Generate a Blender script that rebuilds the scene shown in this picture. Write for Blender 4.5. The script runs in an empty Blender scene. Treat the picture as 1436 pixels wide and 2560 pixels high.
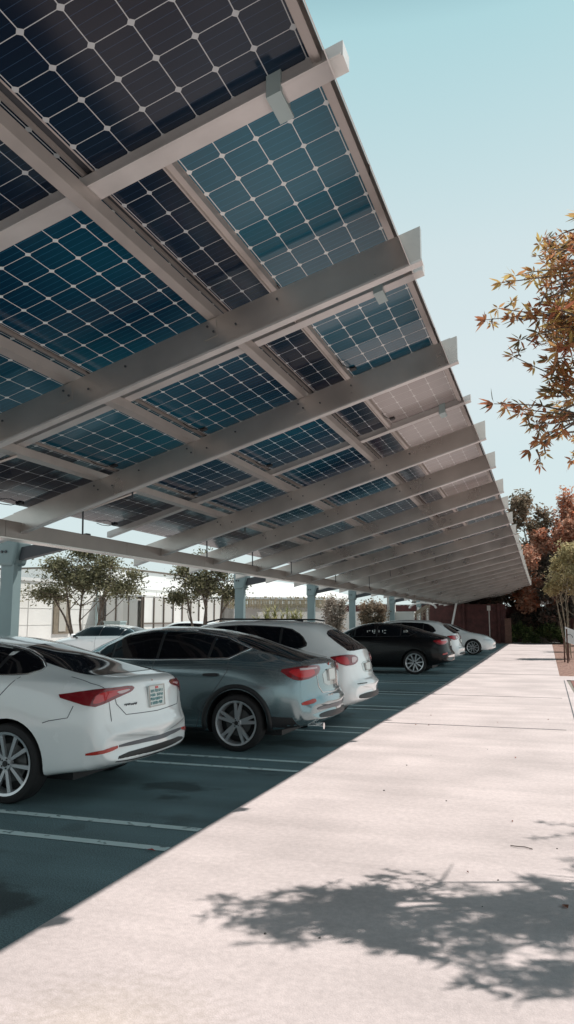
import bpy, bmesh, math, random
import numpy as np
from mathutils import Vector, Matrix
from mathutils.bvhtree import BVHTree
random.seed(11); RNG = np.random.default_rng(5)
S = bpy.context.scene; COL = S.collection
R = math.radians

# ------------------------------------------------------------------ materials
MATS = {}
def newmat(name):
    m = bpy.data.materials.new(name); m.use_nodes = True
    nt = m.node_tree; b = nt.nodes['Principled BSDF']
    return m, nt, b
def N(nt, t, **kw):
    n = nt.nodes.new(t)
    for k, v in kw.items():
        if k in n.inputs.keys(): n.inputs[k].default_value = v
        else: setattr(n, k, v)
    return n
def L(nt, a, b): nt.links.new(a, b)
def simple(name, col, rough=.5, metal=0, coat=0, spec=.5, noise=0, nscale=8, bump=0, bscale=60, trans=0):
    m, nt, b = newmat(name)
    b.inputs['Base Color'].default_value = (*col, 1)
    b.inputs['Roughness'].default_value = rough
    b.inputs['Metallic'].default_value = metal
    b.inputs['Coat Weight'].default_value = coat
    b.inputs['Coat Roughness'].default_value = .04
    b.inputs['Specular IOR Level'].default_value = spec
    if noise or bump:
        tc = N(nt, 'ShaderNodeTexCoord')
    if noise:
        nz = N(nt, 'ShaderNodeTexNoise'); nz.inputs['Scale'].default_value = nscale; nz.inputs['Detail'].default_value = 6
        L(nt, tc.outputs['Object'], nz.inputs['Vector'])
        mx = N(nt, 'ShaderNodeMix', data_type='RGBA')
        mx.inputs[6].default_value = (*[c*(1-noise) for c in col], 1); mx.inputs[7].default_value = (*[min(1, c*(1+noise)) for c in col], 1)
        cr = N(nt, 'ShaderNodeMapRange'); cr.inputs[1].default_value = .3; cr.inputs[2].default_value = .7
        L(nt, nz.outputs['Fac'], cr.inputs[0]); L(nt, cr.outputs[0], mx.inputs[0]); L(nt, mx.outputs[2], b.inputs['Base Color'])
        mr = N(nt, 'ShaderNodeMapRange'); mr.inputs[3].default_value = max(0, rough-.08); mr.inputs[4].default_value = min(1, rough+.12)
        L(nt, nz.outputs['Fac'], mr.inputs[0]); L(nt, mr.outputs[0], b.inputs['Roughness'])
    if bump:
        n2 = N(nt, 'ShaderNodeTexNoise'); n2.inputs['Scale'].default_value = bscale; n2.inputs['Detail'].default_value = 4
        L(nt, tc.outputs['Object'], n2.inputs['Vector'])
        bp = N(nt, 'ShaderNodeBump'); bp.inputs['Strength'].default_value = bump; bp.inputs['Distance'].default_value = .02
        L(nt, n2.outputs['Fac'], bp.inputs['Height']); L(nt, bp.outputs[0], b.inputs['Normal'])
    MATS[name] = m
    return m
simple('girder_steel', (.30, .265, .245), .38, .5, noise=.15, nscale=1.5)
simple('steel', (.60, .555, .52), .28, .78, noise=.15, nscale=1.7, bump=.05, bscale=30)
simple('steel_light', (.64, .615, .60), .42, .3, noise=.1, nscale=3)
simple('aluminium', (.50, .455, .43), .38, .4, noise=.06, nscale=5)
simple('post_paint', (.25, .33, .34), .5, noise=.08, nscale=2, bump=.05)
simple('dark_steel', (.06, .065, .075), .5)
simple('white_paint', (.87, .89, .89), .22, coat=1, noise=.02, nscale=1.5)
simple('grey_paint', (.21, .28, .30), .22, .8, coat=1)
simple('black_paint', (.003, .003, .004), .25, coat=.15, spec=.25)
simple('silver_paint', (.45, .47, .47), .25, .7, coat=1)
simple('glass_dark', (.006, .006, .008), .05, spec=.32)
simple('glass_tint', (.02, .03, .034), .04, spec=.6)
simple('chrome', (.8, .8, .8), .12, 1)
simple('rim_metal', (.62, .63, .65), .28, .7)
simple('rubber', (.014, .013, .014), .75, bump=.1, bscale=90)
simple('black_plastic', (.018, .018, .02), .55)
simple('grey_plastic', (.10, .105, .12), .4)
simple('lamp_red', (.50, .012, .018), .12, coat=1)
simple('lamp_deep_red', (.20, .005, .01), .12, coat=1)
simple('lamp_clear', (.62, .45, .45), .1, coat=1)
simple('lamp_white', (.7, .72, .74), .1, coat=1)
simple('reflector', (.45, .03, .02), .25, coat=.5)
simple('plate_white', (.72, .76, .74), .4)
simple('plate_ink', (.10, .28, .30), .5)
simple('brake', (.12, .12, .12), .4, .6)
simple('bark', (.13, .10, .08), .9, noise=.4, nscale=14, bump=.5, bscale=30)
simple('bark_pale', (.36, .30, .22), .9, noise=.3, nscale=14)
simple('white_wall', (.82, .81, .78), .85, noise=.05, nscale=.8)
simple('white_trim', (.8, .8, .79), .5)
simple('brown_frame', (.14, .11, .09), .6)
simple('window_pane', (.55, .53, .48), .18, spec=.6)
simple('pale_pane', (.68, .67, .64), .3)
simple('shutter', (.24, .20, .15), .7, noise=.2, nscale=10)
simple('fence_wood', (.085, .030, .028), .8, noise=.35, nscale=3, bump=.2)
simple('rusty', (.12, .06, .045), .8, noise=.3, nscale=9)
simple('thatch', (.45, .38, .27), .95, noise=.4, nscale=20)
simple('stone', (.55, .53, .50), .9, noise=.15, nscale=4, bump=.3)
simple('box_teal', (.40, .50, .50), .5)
simple('canvas', (.80, .80, .78), .9, noise=.04)
simple('dry_leaf', (.25, .08, .04), .8)
simple('pebble', (.12, .11, .10), .9)
simple('brick_red', (.20, .085, .07), .9, noise=.35, nscale=9)

def m_concrete():
    m, nt, b = newmat('concrete')
    tc = N(nt, 'ShaderNodeTexCoord')
    def noise(scale, detail=6, vscale=None):
        n = N(nt, 'ShaderNodeTexNoise'); n.inputs['Scale'].default_value = scale; n.inputs['Detail'].default_value = detail
        if vscale:
            mp = N(nt, 'ShaderNodeMapping'); mp.inputs['Scale'].default_value = vscale
            L(nt, tc.outputs['Object'], mp.inputs[0]); L(nt, mp.outputs[0], n.inputs['Vector'])
        else: L(nt, tc.outputs['Object'], n.inputs['Vector'])
        return n
    big = noise(.9, 8); streak = noise(1.0, 5, (.35, 3.2, 1)); fine = noise(140, 2); mid = noise(24, 5)
    r1 = N(nt, 'ShaderNodeMapRange'); r1.inputs[1].default_value = .35; r1.inputs[2].default_value = .65; r1.inputs[3].default_value = .84; r1.inputs[4].default_value = 1.05
    L(nt, big.outputs[0], r1.inputs[0])
    r2 = N(nt, 'ShaderNodeMapRange'); r2.inputs[1].default_value = .3; r2.inputs[2].default_value = .7; r2.inputs[3].default_value = .90; r2.inputs[4].default_value = 1.05
    L(nt, streak.outputs[0], r2.inputs[0])
    r3 = N(nt, 'ShaderNodeMapRange'); r3.inputs[1].default_value = .3; r3.inputs[2].default_value = .7; r3.inputs[3].default_value = .92; r3.inputs[4].default_value = 1.05
    L(nt, fine.outputs[0], r3.inputs[0])
    r4 = N(nt, 'ShaderNodeMapRange'); r4.inputs[1].default_value = .3; r4.inputs[2].default_value = .7; r4.inputs[3].default_value = .90; r4.inputs[4].default_value = 1.06
    L(nt, mid.outputs[0], r4.inputs[0])
    def mul(a, c):
        x = N(nt, 'ShaderNodeMath', operation='MULTIPLY'); L(nt, a, x.inputs[0]); L(nt, c, x.inputs[1]); return x.outputs[0]
    v = mul(mul(r1.outputs[0], r2.outputs[0]), mul(r3.outputs[0], r4.outputs[0]))
    # brownish stain with its own shape, near the front left
    vd = N(nt, 'ShaderNodeVectorMath', operation='DISTANCE'); vd.inputs[1].default_value = (-1.75, 2.85, 0)
    L(nt, tc.outputs['Object'], vd.inputs[0])
    sm = N(nt, 'ShaderNodeMath', operation='MULTIPLY_ADD'); sm.inputs[1].default_value = .8; L(nt, mid.outputs[0], sm.inputs[0]); L(nt, vd.outputs['Value'], sm.inputs[2])
    sr = N(nt, 'ShaderNodeMapRange'); sr.inputs[1].default_value = .45; sr.inputs[2].default_value = .95; sr.inputs[3].default_value = .35; sr.inputs[4].default_value = 0
    L(nt, sm.outputs[0], sr.inputs[0])
    base = N(nt, 'ShaderNodeMix', data_type='RGBA'); base.inputs[6].default_value = (.595, .510, .498, 1); base.inputs[7].default_value = (.46, .38, .30, 1)
    L(nt, sr.outputs[0], base.inputs[0])
    mx = N(nt, 'ShaderNodeVectorMath', operation='SCALE'); L(nt, base.outputs[2], mx.inputs[0]); L(nt, v, mx.inputs['Scale'])
    L(nt, mx.outputs[0], b.inputs['Base Color']); b.inputs['Roughness'].default_value = .85
    bp = N(nt, 'ShaderNodeBump'); bp.inputs['Strength'].default_value = .35; bp.inputs['Distance'].default_value = .006
    L(nt, fine.outputs[0], bp.inputs['Height']); L(nt, bp.outputs[0], b.inputs['Normal'])
    MATS['concrete'] = m
m_concrete()

def m_asphalt():
    m, nt, b = newmat('asphalt')
    tc = N(nt, 'ShaderNodeTexCoord')
    fine = N(nt, 'ShaderNodeTexNoise'); fine.inputs['Scale'].default_value = 110; fine.inputs['Detail'].default_value = 3
    big = N(nt, 'ShaderNodeTexNoise'); big.inputs['Scale'].default_value = .7; big.inputs['Detail'].default_value = 7
    st = N(nt, 'ShaderNodeTexNoise'); st.inputs['Scale'].default_value = 1; st.inputs['Detail'].default_value = 5
    mp = N(nt, 'ShaderNodeMapping'); mp.inputs['Scale'].default_value = (.3, 3, 1); L(nt, tc.outputs['Object'], mp.inputs[0]); L(nt, mp.outputs[0], st.inputs['Vector'])
    for n in (fine, big): L(nt, tc.outputs['Object'], n.inputs['Vector'])
    r1 = N(nt, 'ShaderNodeMapRange'); r1.inputs[1].default_value = .3; r1.inputs[2].default_value = .7; r1.inputs[3].default_value = .45; r1.inputs[4].default_value = 1.65
    L(nt, fine.outputs[0], r1.inputs[0])
    r2 = N(nt, 'ShaderNodeMapRange'); r2.inputs[1].default_value = .35; r2.inputs[2].default_value = .65; r2.inputs[3].default_value = .78; r2.inputs[4].default_value = 1.15
    L(nt, big.outputs[0], r2.inputs[0])
    r3 = N(nt, 'ShaderNodeMapRange'); r3.inputs[1].default_value = .35; r3.inputs[2].default_value = .65; r3.inputs[3].default_value = .85; r3.inputs[4].default_value = 1.12
    L(nt, st.outputs[0], r3.inputs[0])
    a = N(nt, 'ShaderNodeMath', operation='MULTIPLY'); L(nt, r1.outputs[0], a.inputs[0]); L(nt, r2.outputs[0], a.inputs[1])
    a2 = N(nt, 'ShaderNodeMath', operation='MULTIPLY'); L(nt, a.outputs[0], a2.inputs[0]); L(nt, r3.outputs[0], a2.inputs[1])
    # oil stains: soft edged blots at fixed places
    last = a2.outputs[0]
    for (x, y, rad, sx, k) in [(-2.95, 5.9, .32, .5, .7), (-3.6, 5.4, .30, 1.3, .75), (-3.0, 8.0, .34, .6, .6), (-3.1, 14.2, .5, .5, .6), (-3.3, 17.5, .7, .4, .6), (-3.9, 4.6, .4, .8, .75), (-3.1, 20.5, .7, .4, .65), (-3.55, 7.0, .42, .55, .45), (-3.35, 6.55, .25, .6, .5), (-3.2, 3.9, .5, .9, .35), (-3.15, 9.9, .5, .6, .5), (-4.6, 9.6, .5, .5, .5), (-3.9, 13.2, .6, .6, .6)]:
        mp = N(nt, 'ShaderNodeMapping'); mp.inputs['Location'].default_value = (-x*sx, -y, 0); mp.inputs['Scale'].default_value = (sx, 1, 1)
        L(nt, tc.outputs['Object'], mp.inputs[0])
        ln = N(nt, 'ShaderNodeVectorMath', operation='LENGTH'); L(nt, mp.outputs[0], ln.inputs[0])
        n2 = N(nt, 'ShaderNodeTexNoise'); n2.inputs['Scale'].default_value = 4; n2.inputs['Detail'].default_value = 4; L(nt, tc.outputs['Object'], n2.inputs['Vector'])
        ma = N(nt, 'ShaderNodeMath', operation='MULTIPLY_ADD'); ma.inputs[1].default_value = .55; L(nt, n2.outputs[0], ma.inputs[0]); L(nt, ln.outputs['Value'], ma.inputs[2])
        mr = N(nt, 'ShaderNodeMapRange'); mr.inputs[1].default_value = rad; mr.inputs[2].default_value = rad+.12; mr.inputs[3].default_value = k; mr.inputs[4].default_value = 1
        L(nt, ma.outputs[0], mr.inputs[0])
        mm = N(nt, 'ShaderNodeMath', operation='MULTIPLY'); L(nt, last, mm.inputs[0]); L(nt, mr.outputs[0], mm.inputs[1]); last = mm.outputs[0]
    sc = N(nt, 'ShaderNodeVectorMath', operation='SCALE'); sc.inputs[0].default_value = (.122, .192, .208); L(nt, last, sc.inputs['Scale'])
    L(nt, sc.outputs[0], b.inputs['Base Color']); b.inputs['Roughness'].default_value = .72
    bp = N(nt, 'ShaderNodeBump'); bp.inputs['Strength'].default_value = .5; bp.inputs['Distance'].default_value = .008
    L(nt, fine.outputs[0], bp.inputs['Height']); L(nt, bp.outputs[0], b.inputs['Normal'])
    MATS['asphalt'] = m
m_asphalt()

def m_line():
    m, nt, b = newmat('line_paint'); tc = N(nt, 'ShaderNodeTexCoord')
    n = N(nt, 'ShaderNodeTexNoise'); n.inputs['Scale'].default_value = 11; n.inputs['Detail'].default_value = 10; L(nt, tc.outputs['Object'], n.inputs['Vector'])
    cr = N(nt, 'ShaderNodeValToRGB'); cr.color_ramp.elements[0].position = .34; cr.color_ramp.elements[0].color = (.14, .20, .21, 1); cr.color_ramp.elements[1].position = .41; cr.color_ramp.elements[1].color = (.62, .74, .74, 1)
    L(nt, n.outputs[0], cr.inputs[0]); L(nt, cr.outputs[0], b.inputs['Base Color']); b.inputs['Roughness'].default_value = .7
    MATS['line_paint'] = m
m_line()

def m_soil():
    m, nt, b = newmat('mulch'); tc = N(nt, 'ShaderNodeTexCoord')
    n = N(nt, 'ShaderNodeTexVoronoi'); n.inputs['Scale'].default_value = 22; L(nt, tc.outputs['Object'], n.inputs['Vector'])
    cr = N(nt, 'ShaderNodeValToRGB'); e = cr.color_ramp.elements
    e[0].color = (.10, .05, .04, 1); e[1].color = (.42, .28, .22, 1); e.new(.5).color = (.24, .13, .10, 1)
    L(nt, n.outputs['Color'], cr.inputs[0]); L(nt, cr.outputs[0], b.inputs['Base Color']); b.inputs['Roughness'].default_value = .95
    bp = N(nt, 'ShaderNodeBump'); bp.inputs['Strength'].default_value = .8; bp.inputs['Distance'].default_value = .02
    L(nt, n.outputs['Distance'], bp.inputs['Height']); L(nt, bp.outputs[0], b.inputs['Normal'])
    MATS['mulch'] = m
m_soil()
simple('soil', (.22, .20, .17), .95, noise=.25, nscale=.6)

def m_panel(name, c1, c2, line=(.78, .82, .82)):
    m, nt, b = newmat(name)
    uv = N(nt, 'ShaderNodeUVMap'); sp = N(nt, 'ShaderNodeSeparateXYZ'); L(nt, uv.outputs[0], sp.inputs[0])
    def M(op, a, c=None):
        n = N(nt, 'ShaderNodeMath', operation=op)
        for i, v in enumerate((a, c)):
            if v is None: continue
            if isinstance(v, (int, float)): n.inputs[i].default_value = v
            else: L(nt, v, n.inputs[i])
        return n.outputs[0]
    fu = M('FRACT', sp.outputs[0]); fv = M('FRACT', sp.outputs[1])
    du = M('MINIMUM', fu, M('SUBTRACT', 1, fu)); dv = M('MINIMUM', fv, M('SUBTRACT', 1, fv))
    ln = M('MAXIMUM', M('LESS_THAN', du, .012), M('LESS_THAN', dv, .010))
    dia = M('LESS_THAN', M('ADD', du, dv), .105)
    w = M('MAXIMUM', ln, dia)
    f4 = M('FRACT', M('MULTIPLY', fv, 4)); d4 = M('MINIMUM', f4, M('SUBTRACT', 1, f4)); bus = M('LESS_THAN', d4, .018)
    tc = N(nt, 'ShaderNodeTexCoord')
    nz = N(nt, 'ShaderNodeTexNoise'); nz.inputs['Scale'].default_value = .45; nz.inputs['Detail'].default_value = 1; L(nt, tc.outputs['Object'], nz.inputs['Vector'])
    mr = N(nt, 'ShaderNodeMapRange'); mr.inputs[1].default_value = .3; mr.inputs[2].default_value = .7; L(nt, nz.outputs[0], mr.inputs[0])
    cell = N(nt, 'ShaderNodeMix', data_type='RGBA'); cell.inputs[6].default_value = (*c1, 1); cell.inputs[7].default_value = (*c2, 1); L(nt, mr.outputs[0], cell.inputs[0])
    m1 = N(nt, 'ShaderNodeMix', data_type='RGBA'); m1.inputs[7].default_value = (c2[0]*1.5+.02, c2[1]*1.5+.03, c2[2]*1.6+.06, 1); L(nt, bus, m1.inputs[0]); L(nt, cell.outputs[2], m1.inputs[6])
    m2 = N(nt, 'ShaderNodeMix', data_type='RGBA'); m2.inputs[7].default_value = (*line, 1); L(nt, w, m2.inputs[0]); L(nt, m1.outputs[2], m2.inputs[6])
    L(nt, m2.outputs[2], b.inputs['Base Color']); b.inputs['Roughness'].default_value = .12; b.inputs['Specular IOR Level'].default_value = .30
    MATS[name] = m
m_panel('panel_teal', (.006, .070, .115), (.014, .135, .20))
m_panel('panel_ground_reflection', (.30, .262, .25), (.36, .315, .30), (.66, .64, .63))  # beige cell colour painted in for the sunlit pavement reflected in these panels
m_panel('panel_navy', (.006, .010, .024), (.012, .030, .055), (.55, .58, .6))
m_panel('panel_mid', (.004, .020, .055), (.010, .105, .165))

def m_leaf(name, cols, rough=.6):
    m, nt, b = newmat(name)
    uv = N(nt, 'ShaderNodeUVMap'); sp = N(nt, 'ShaderNodeSeparateXYZ'); L(nt, uv.outputs[0], sp.inputs[0])
    cr = N(nt, 'ShaderNodeValToRGB'); e = cr.color_ramp.elements
    n = len(cols)
    e[0].position = 0; e[0].color = (*cols[0], 1); e[1].position = 1; e[1].color = (*cols[-1], 1)
    for i in range(1, n-1): e.new(i/(n-1)).color = (*cols[i], 1)
    L(nt, sp.outputs[0], cr.inputs[0]); L(nt, cr.outputs[0], b.inputs['Base Color'])
    b.inputs['Roughness'].default_value = rough; b.inputs['Specular IOR Level'].default_value = .3
    tr = N(nt, 'ShaderNodeBsdfTranslucent'); L(nt, cr.outputs[0], tr.inputs[0])
    ms = N(nt, 'ShaderNodeMixShader'); ms.inputs[0].default_value = .5
    out = nt.nodes['Material Output']; L(nt, b.outputs[0], ms.inputs[1]); L(nt, tr.outputs[0], ms.inputs[2]); L(nt, ms.outputs[0], out.inputs[0])
    MATS[name] = m
m_leaf('leaf_green', [(.07, .07, .045), (.13, .13, .075), (.22, .21, .12), (.36, .33, .22)])
m_leaf('leaf_autumn', [(.16, .11, .07), (.18, .16, .08), (.44, .17, .09), (.52, .25, .12), (.54, .32, .14), (.58, .44, .15), (.42, .18, .10), (.40, .13, .08)])
m_leaf('leaf_orange', [(.30, .16, .12), (.50, .27, .18), (.60, .37, .27), (.60, .20, .10), (.60, .48, .40)])
m_leaf('leaf_brown', [(.10, .09, .06), (.20, .16, .11), (.34, .26, .19), (.44, .29, .21)])
m_leaf('leaf_dark', [(.04, .045, .04), (.10, .095, .08), (.20, .16, .13), (.28, .15, .12)])
m_leaf('leaf_pale', [(.26, .22, .12), (.42, .36, .19), (.54, .46, .26), (.60, .52, .34)])
m_leaf('leaf_hedge', [(.03, .045, .02), (.07, .10, .04), (.13, .17, .06), (.26, .28, .11)])
m_leaf('leaf_dry', [(.16, .13, .11), (.34, .28, .23), (.50, .44, .38), (.14, .12, .09)])
m_leaf('leaf_blade', [(.10, .12, .05), (.22, .24, .10), (.38, .36, .18), (.48, .44, .26)])
m_leaf('leaf_red', [(.30, .05, .02), (.50, .12, .04), (.55, .20, .08)])

# ------------------------------------------------------------------ mesh builder
class MB:
    def __init__(s): s.v = []; s.f = []; s.m = []; s.uv = {}
    def face(s, pts, mi=0, uv=None):
        i = len(s.v); s.v += [tuple(p) for p in pts]; s.f.append(tuple(range(i, i+len(pts)))); s.m.append(mi)
        if uv: s.uv[len(s.f)-1] = uv
    def hexa(s, p, mi=0):        # p: 8 points, bottom 0-3, top 4-7
        i = len(s.v); s.v += [tuple(q) for q in p]
        for a in ((3, 2, 1, 0), (4, 5, 6, 7), (0, 1, 5, 4), (1, 2, 6, 5), (2, 3, 7, 6), (3, 0, 4, 7)):
            s.f.append(tuple(i+k for k in a)); s.m.append(mi)
    def box(s, c, d, mi=0, rot=None):
        x, y, z = d[0]/2, d[1]/2, d[2]/2
        P = [Vector(q) for q in ((-x, -y, -z), (x, -y, -z), (x, y, -z), (-x, y, -z), (-x, -y, z), (x, -y, z), (x, y, z), (-x, y, z))]
        if rot is not None: P = [rot @ q for q in P]
        s.hexa([q+Vector(c) for q in P], mi)
    def bar(s, a, b, w, h, mi=0):
        a = Vector(a); b = Vector(b); d = (b-a).normalized()
        up = Vector((0, 0, 1)) if abs(d.z) < .95 else Vector((1, 0, 0))
        r = d.cross(up).normalized()*w/2; u = r.cross(d).normalized()*h/2
        s.hexa([a-r-u, a+r-u, b+r-u, b-r-u, a-r+u, a+r+u, b+r+u, b-r+u], mi)
    def tube(s, pts, rad, n=6, mi=0, caps=True):
        pts = [Vector(p) for p in pts]
        if not hasattr(rad, '__len__'): rad = [rad]*len(pts)
        base = len(s.v)
        for k, p in enumerate(pts):
            d = (pts[min(k+1, len(pts)-1)]-pts[max(k-1, 0)]).normalized()
            up = Vector((0, 0, 1)) if abs(d.z) < .9 else Vector((1, 0, 0))
            r = d.cross(up).normalized(); u = r.cross(d).normalized()
            for j in range(n):
                t = 2*math.pi*j/n; s.v.append(tuple(p+(r*math.cos(t)+u*math.sin(t))*rad[k]))
        for k in range(len(pts)-1):
            for j in range(n):
                a = base+k*n+j; b = base+k*n+(j+1) % n
                s.f.append((a, b, b+n, a+n)); s.m.append(mi)
        if caps:
            s.f.append(tuple(base+j for j in range(n))[::-1]); s.m.append(mi)
            s.f.append(tuple(base+(len(pts)-1)*n+j for j in range(n))); s.m.append(mi)
    def lathe(s, prof, n=40, mi=0, axis='y', closed=False):  # prof: (r, h)
        base = len(s.v); k = len(prof)
        for j in range(n):
            t = 2*math.pi*j/n
            for (r, h) in prof:
                s.v.append((r*math.cos(t), h, r*math.sin(t)) if axis == 'y' else (r*math.cos(t), r*math.sin(t), h))
        for j in range(n):
            for i in range(k if closed else k-1):
                a = base+j*k+i; b = base+((j+1) % n)*k+i; a2 = base+j*k+(i+1) % k; b2 = base+((j+1) % n)*k+(i+1) % k
                s.f.append((a, b, b2, a2)); s.m.append(mi)
    def build(s, name, mats, parent=None, smooth=None, loc=None):
        me = bpy.data.meshes.new(name); me.from_pydata(s.v, [], s.f); 
        if isinstance(mats, str): mats = [mats]
        for q in mats: me.materials.append(MATS[q])
        me.polygons.foreach_set('material_index', s.m)
        if s.uv:
            ul = me.uv_layers.new(name='UVMap')
            for fi, u in s.uv.items():
                for k, li in enumerate(me.polygons[fi].loop_indices): ul.data[li].uv = u[k]
        me.update()
        if smooth is not None:
            me.polygons.foreach_set('use_smooth', [True]*len(s.f)); me.set_sharp_from_angle(angle=R(smooth))
        return link(name, me, parent, loc)
def link(name, me, parent=None, loc=None):
    o = bpy.data.objects.new(name, me); COL.objects.link(o)
    if parent is not None: o.parent = parent
    if loc: o.location = loc
    return o
def fixn(o):
    bm = bmesh.new(); bm.from_mesh(o.data); bmesh.ops.recalc_face_normals(bm, faces=bm.faces); bm.to_mesh(o.data); bm.free(); return o
def tag(o, label=None, cat=None, group=None, kind=None):
    if label: o['label'] = label
    if cat: o['category'] = cat
    if group: o['group'] = group
    if kind: o['kind'] = kind
    return o
def empty(name, loc, rz=0):
    o = bpy.data.objects.new(name, None); COL.objects.link(o); o.location = loc; o.rotation_euler = (0, 0, rz); return o
def copy_tree(o, parent=None):
    c = o.copy(); COL.objects.link(c); c.parent = parent
    for ch in list(o.children): copy_tree(ch, c)
    return c
def sheet(name, x0, x1, y0, y1, z, mat, nx=1, ny=1):
    b = MB(); b.face([(x0, y0, z), (x1, y0, z), (x1, y1, z), (x0, y1, z)])
    return tag(b.build(name, mat), kind='structure')

# ------------------------------------------------------------------ ground
sheet('ground', -400, 400, -200, 600, -.012, 'soil')
def parking():
    b = MB(); b.face([(-9.6, -14, 0), (-2.625, -14, 0), (-2.625, 20, 0), (-2.98, 55, 0), (-9.6, 55, 0)]); tag(b.build('parking_lot', 'asphalt'), kind='structure')
parking()
b = MB(); b.face([(-45, -14, 0), (-9.6, -14, 0), (-9.6, 55, 0), (-45, 55, 0)]); tag(b.build('bounce_lot', 'concrete'), kind='structure')  # unseen ground, chosen as pale concrete to bounce light onto cars and building
def walk():
    b = MB()
    b.face([(-2.625, -14, .004), (9, -14, .004), (9, 17.2, .004), (.42, 17.2, .004), (.30, 22.3, .004), (9, 22.3, .004), (9, 23.9, .004), (.14, 23.9, .004), (-.06, 55.6, .004), (-2.98, 55.6, .004), (-2.625, 20, .004)])
    o = b.build('sidewalk', 'concrete'); tag(o, kind='structure')
    j = MB()                                # grooves between the slabs
    for y in (12.3, 17.2, 24.3, 32.4, 33.6, 38, 43.5, 49.5): j.box(((.16-2.75)/2, y, .006), (2.85, .018+y*.0007, .003))
    j.bar((.40, -13, .006), (.24, 22.3, .006), .02, .003)
    j.bar((.30, 22.3, .0062), (8.9, 22.3, .0062), .03, .003)
    tag(j.build('sidewalk_joints', 'dark_steel'), kind='structure')
walk()
b = MB(); b.face([(.14, 23.9, 0), (14, 23.9, 0), (14, 57, 0), (-.06, 57, 0)]); tag(b.build('mulch_bed', 'mulch'), kind='structure')
b = MB(); b.face([(.47, 17.2, 0), (9, 17.2, 0), (9, 22.3, 0), (.40, 22.3, 0)]); tag(b.build('brick_bed', 'brick_red'), kind='structure')
# painted stall lines: pairs
b = MB()
for k in range(-3, 17):
    yc = 5.39+2.97*k
    for s in (-.265, .265):
        y = yc+s; x1 = -2.63 if y < 20 else -2.63-.35*(y-20)/35
        b.face([(-8.0, y-.048, .004), (x1, y-.048, .004), (x1, y+.048, .004), (-8.0, y+.048, .004)])
tag(b.build('stall_lines', 'line_paint'), kind='structure')

# ------------------------------------------------------------------ solar carport
def sm(t): t = max(0, min(1, t)); return t*t*(3-2*t)
SL = ([0, 14, 22, 35, 66, 80], [.30, .30, .262, .236, .216, .21])
def Pt(x, y, off=0.):
    s = float(np.interp(y, *SL)); xx = x-.34*sm((y-16)/45)*(x+7.2)/6
    return Vector((xx, y, 3.0865+s*(x+7.2)+off))
carport = tag(empty('solar_carport', (-8.2, 10.3, 0)), 'long pitched steel carport roofed with dark glass solar panels above the parked cars', 'solar carport')
ORG = Vector((-8.2, 10.3, 0))
def cpart(b, name, mats, smooth=None):
    b.v = [tuple(Vector(v)-ORG) for v in b.v]; return b.build(name, mats, carport, smooth)
def slab(b, x0, x1, y0, y1, o0, o1, mi=0, seg=1):   # box following the roof surface
    for k in range(seg):
        ya = y0+(y1-y0)*k/seg; yb = y0+(y1-y0)*(k+1)/seg
        b.hexa([Pt(x0, ya, o0), Pt(x1, ya, o0), Pt(x1, yb, o0), Pt(x0, yb, o0), Pt(x0, ya, o1), Pt(x1, ya, o1), Pt(x1, yb, o1), Pt(x0, yb, o1)], mi)
Y_END = 66
rows = [-6.9, -3.9, -1.0, 1.2, 4.02, 6.95, 9.05, 11.5, 13.9, 16.4, 18.9, 21.4, 24.0, 29.0, 34.0, 39.0, 44.0, 49.0, 54.5, 60.0, Y_END]
cols4 = [(-2.66, -1.19, 6), (-4.13, -2.72, 6), (-5.46, -4.19, 5), (-6.92, -5.52, 5)]
colsA = [(-2.21, -1.19, 4), (-2.70, -2.26, 2), (-4.17, -2.74, 6), (-5.46, -4.21, 5), (-6.92, -5.50, 5)]
def panel(x0, x1, y0, y1, nu, mat):
    b = MB(); t = .03; e = .014
    nv = max(2, round((y1-y0-.05)/.277))
    slab(b, x0, x1, y0, y1, .0, t, 1)
    # underside glass just below the frame, uv counted in cells
    q = [Pt(x0+e, y0+e, -.003), Pt(x0+e, y1-e, -.003), Pt(x1-e, y1-e, -.003), Pt(x1-e, y0+e, -.003)]
    mu = .06; u0, u1, v0, v1 = -mu, nu+mu, -mu, nv+mu
    b.face(q, 0, [(u0, v0), (u0, v1), (u1, v1), (u1, v0)])
    o = cpart(b, 'solar_panel', [mat, 'aluminium'])
    if 4 <= y0 < 16 and nu > 2:
        j = MB(); xm = x0+.045; ym = y1-.34
        j.hexa([Pt(xm, ym, -.026)-ORG, Pt(xm+.07, ym, -.026)-ORG, Pt(xm+.07, ym+.09, -.026)-ORG, Pt(xm, ym+.09, -.026)-ORG, Pt(xm, ym, -.004)-ORG, Pt(xm+.07, ym, -.004)-ORG, Pt(xm+.07, ym+.09, -.004)-ORG, Pt(xm, ym+.09, -.004)-ORG])
        j.tube([Pt(xm+.03, ym, -.02)-ORG, Pt(xm+.02, ym-.12, -.05)-ORG, Pt(xm-.02, ym-.26, -.04)-ORG, Pt(xm-.03, ym-.4, -.02)-ORG], .006, 5)
        j.build('junction_box', 'black_plastic', o)
    return o
for i in range(len(rows)-1):
    y0, y1 = rows[i]+.03, rows[i+1]-.03
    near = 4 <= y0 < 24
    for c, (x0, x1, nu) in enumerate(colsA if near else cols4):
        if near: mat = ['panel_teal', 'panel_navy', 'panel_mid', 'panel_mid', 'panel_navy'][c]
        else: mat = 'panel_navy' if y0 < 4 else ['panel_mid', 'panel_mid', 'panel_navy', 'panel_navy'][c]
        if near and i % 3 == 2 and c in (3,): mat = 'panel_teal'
        if c == 0 and 9 < y0 < 17: mat = 'panel_ground_reflection'
        panel(x0, x1, y0, y1, nu, mat)
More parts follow.
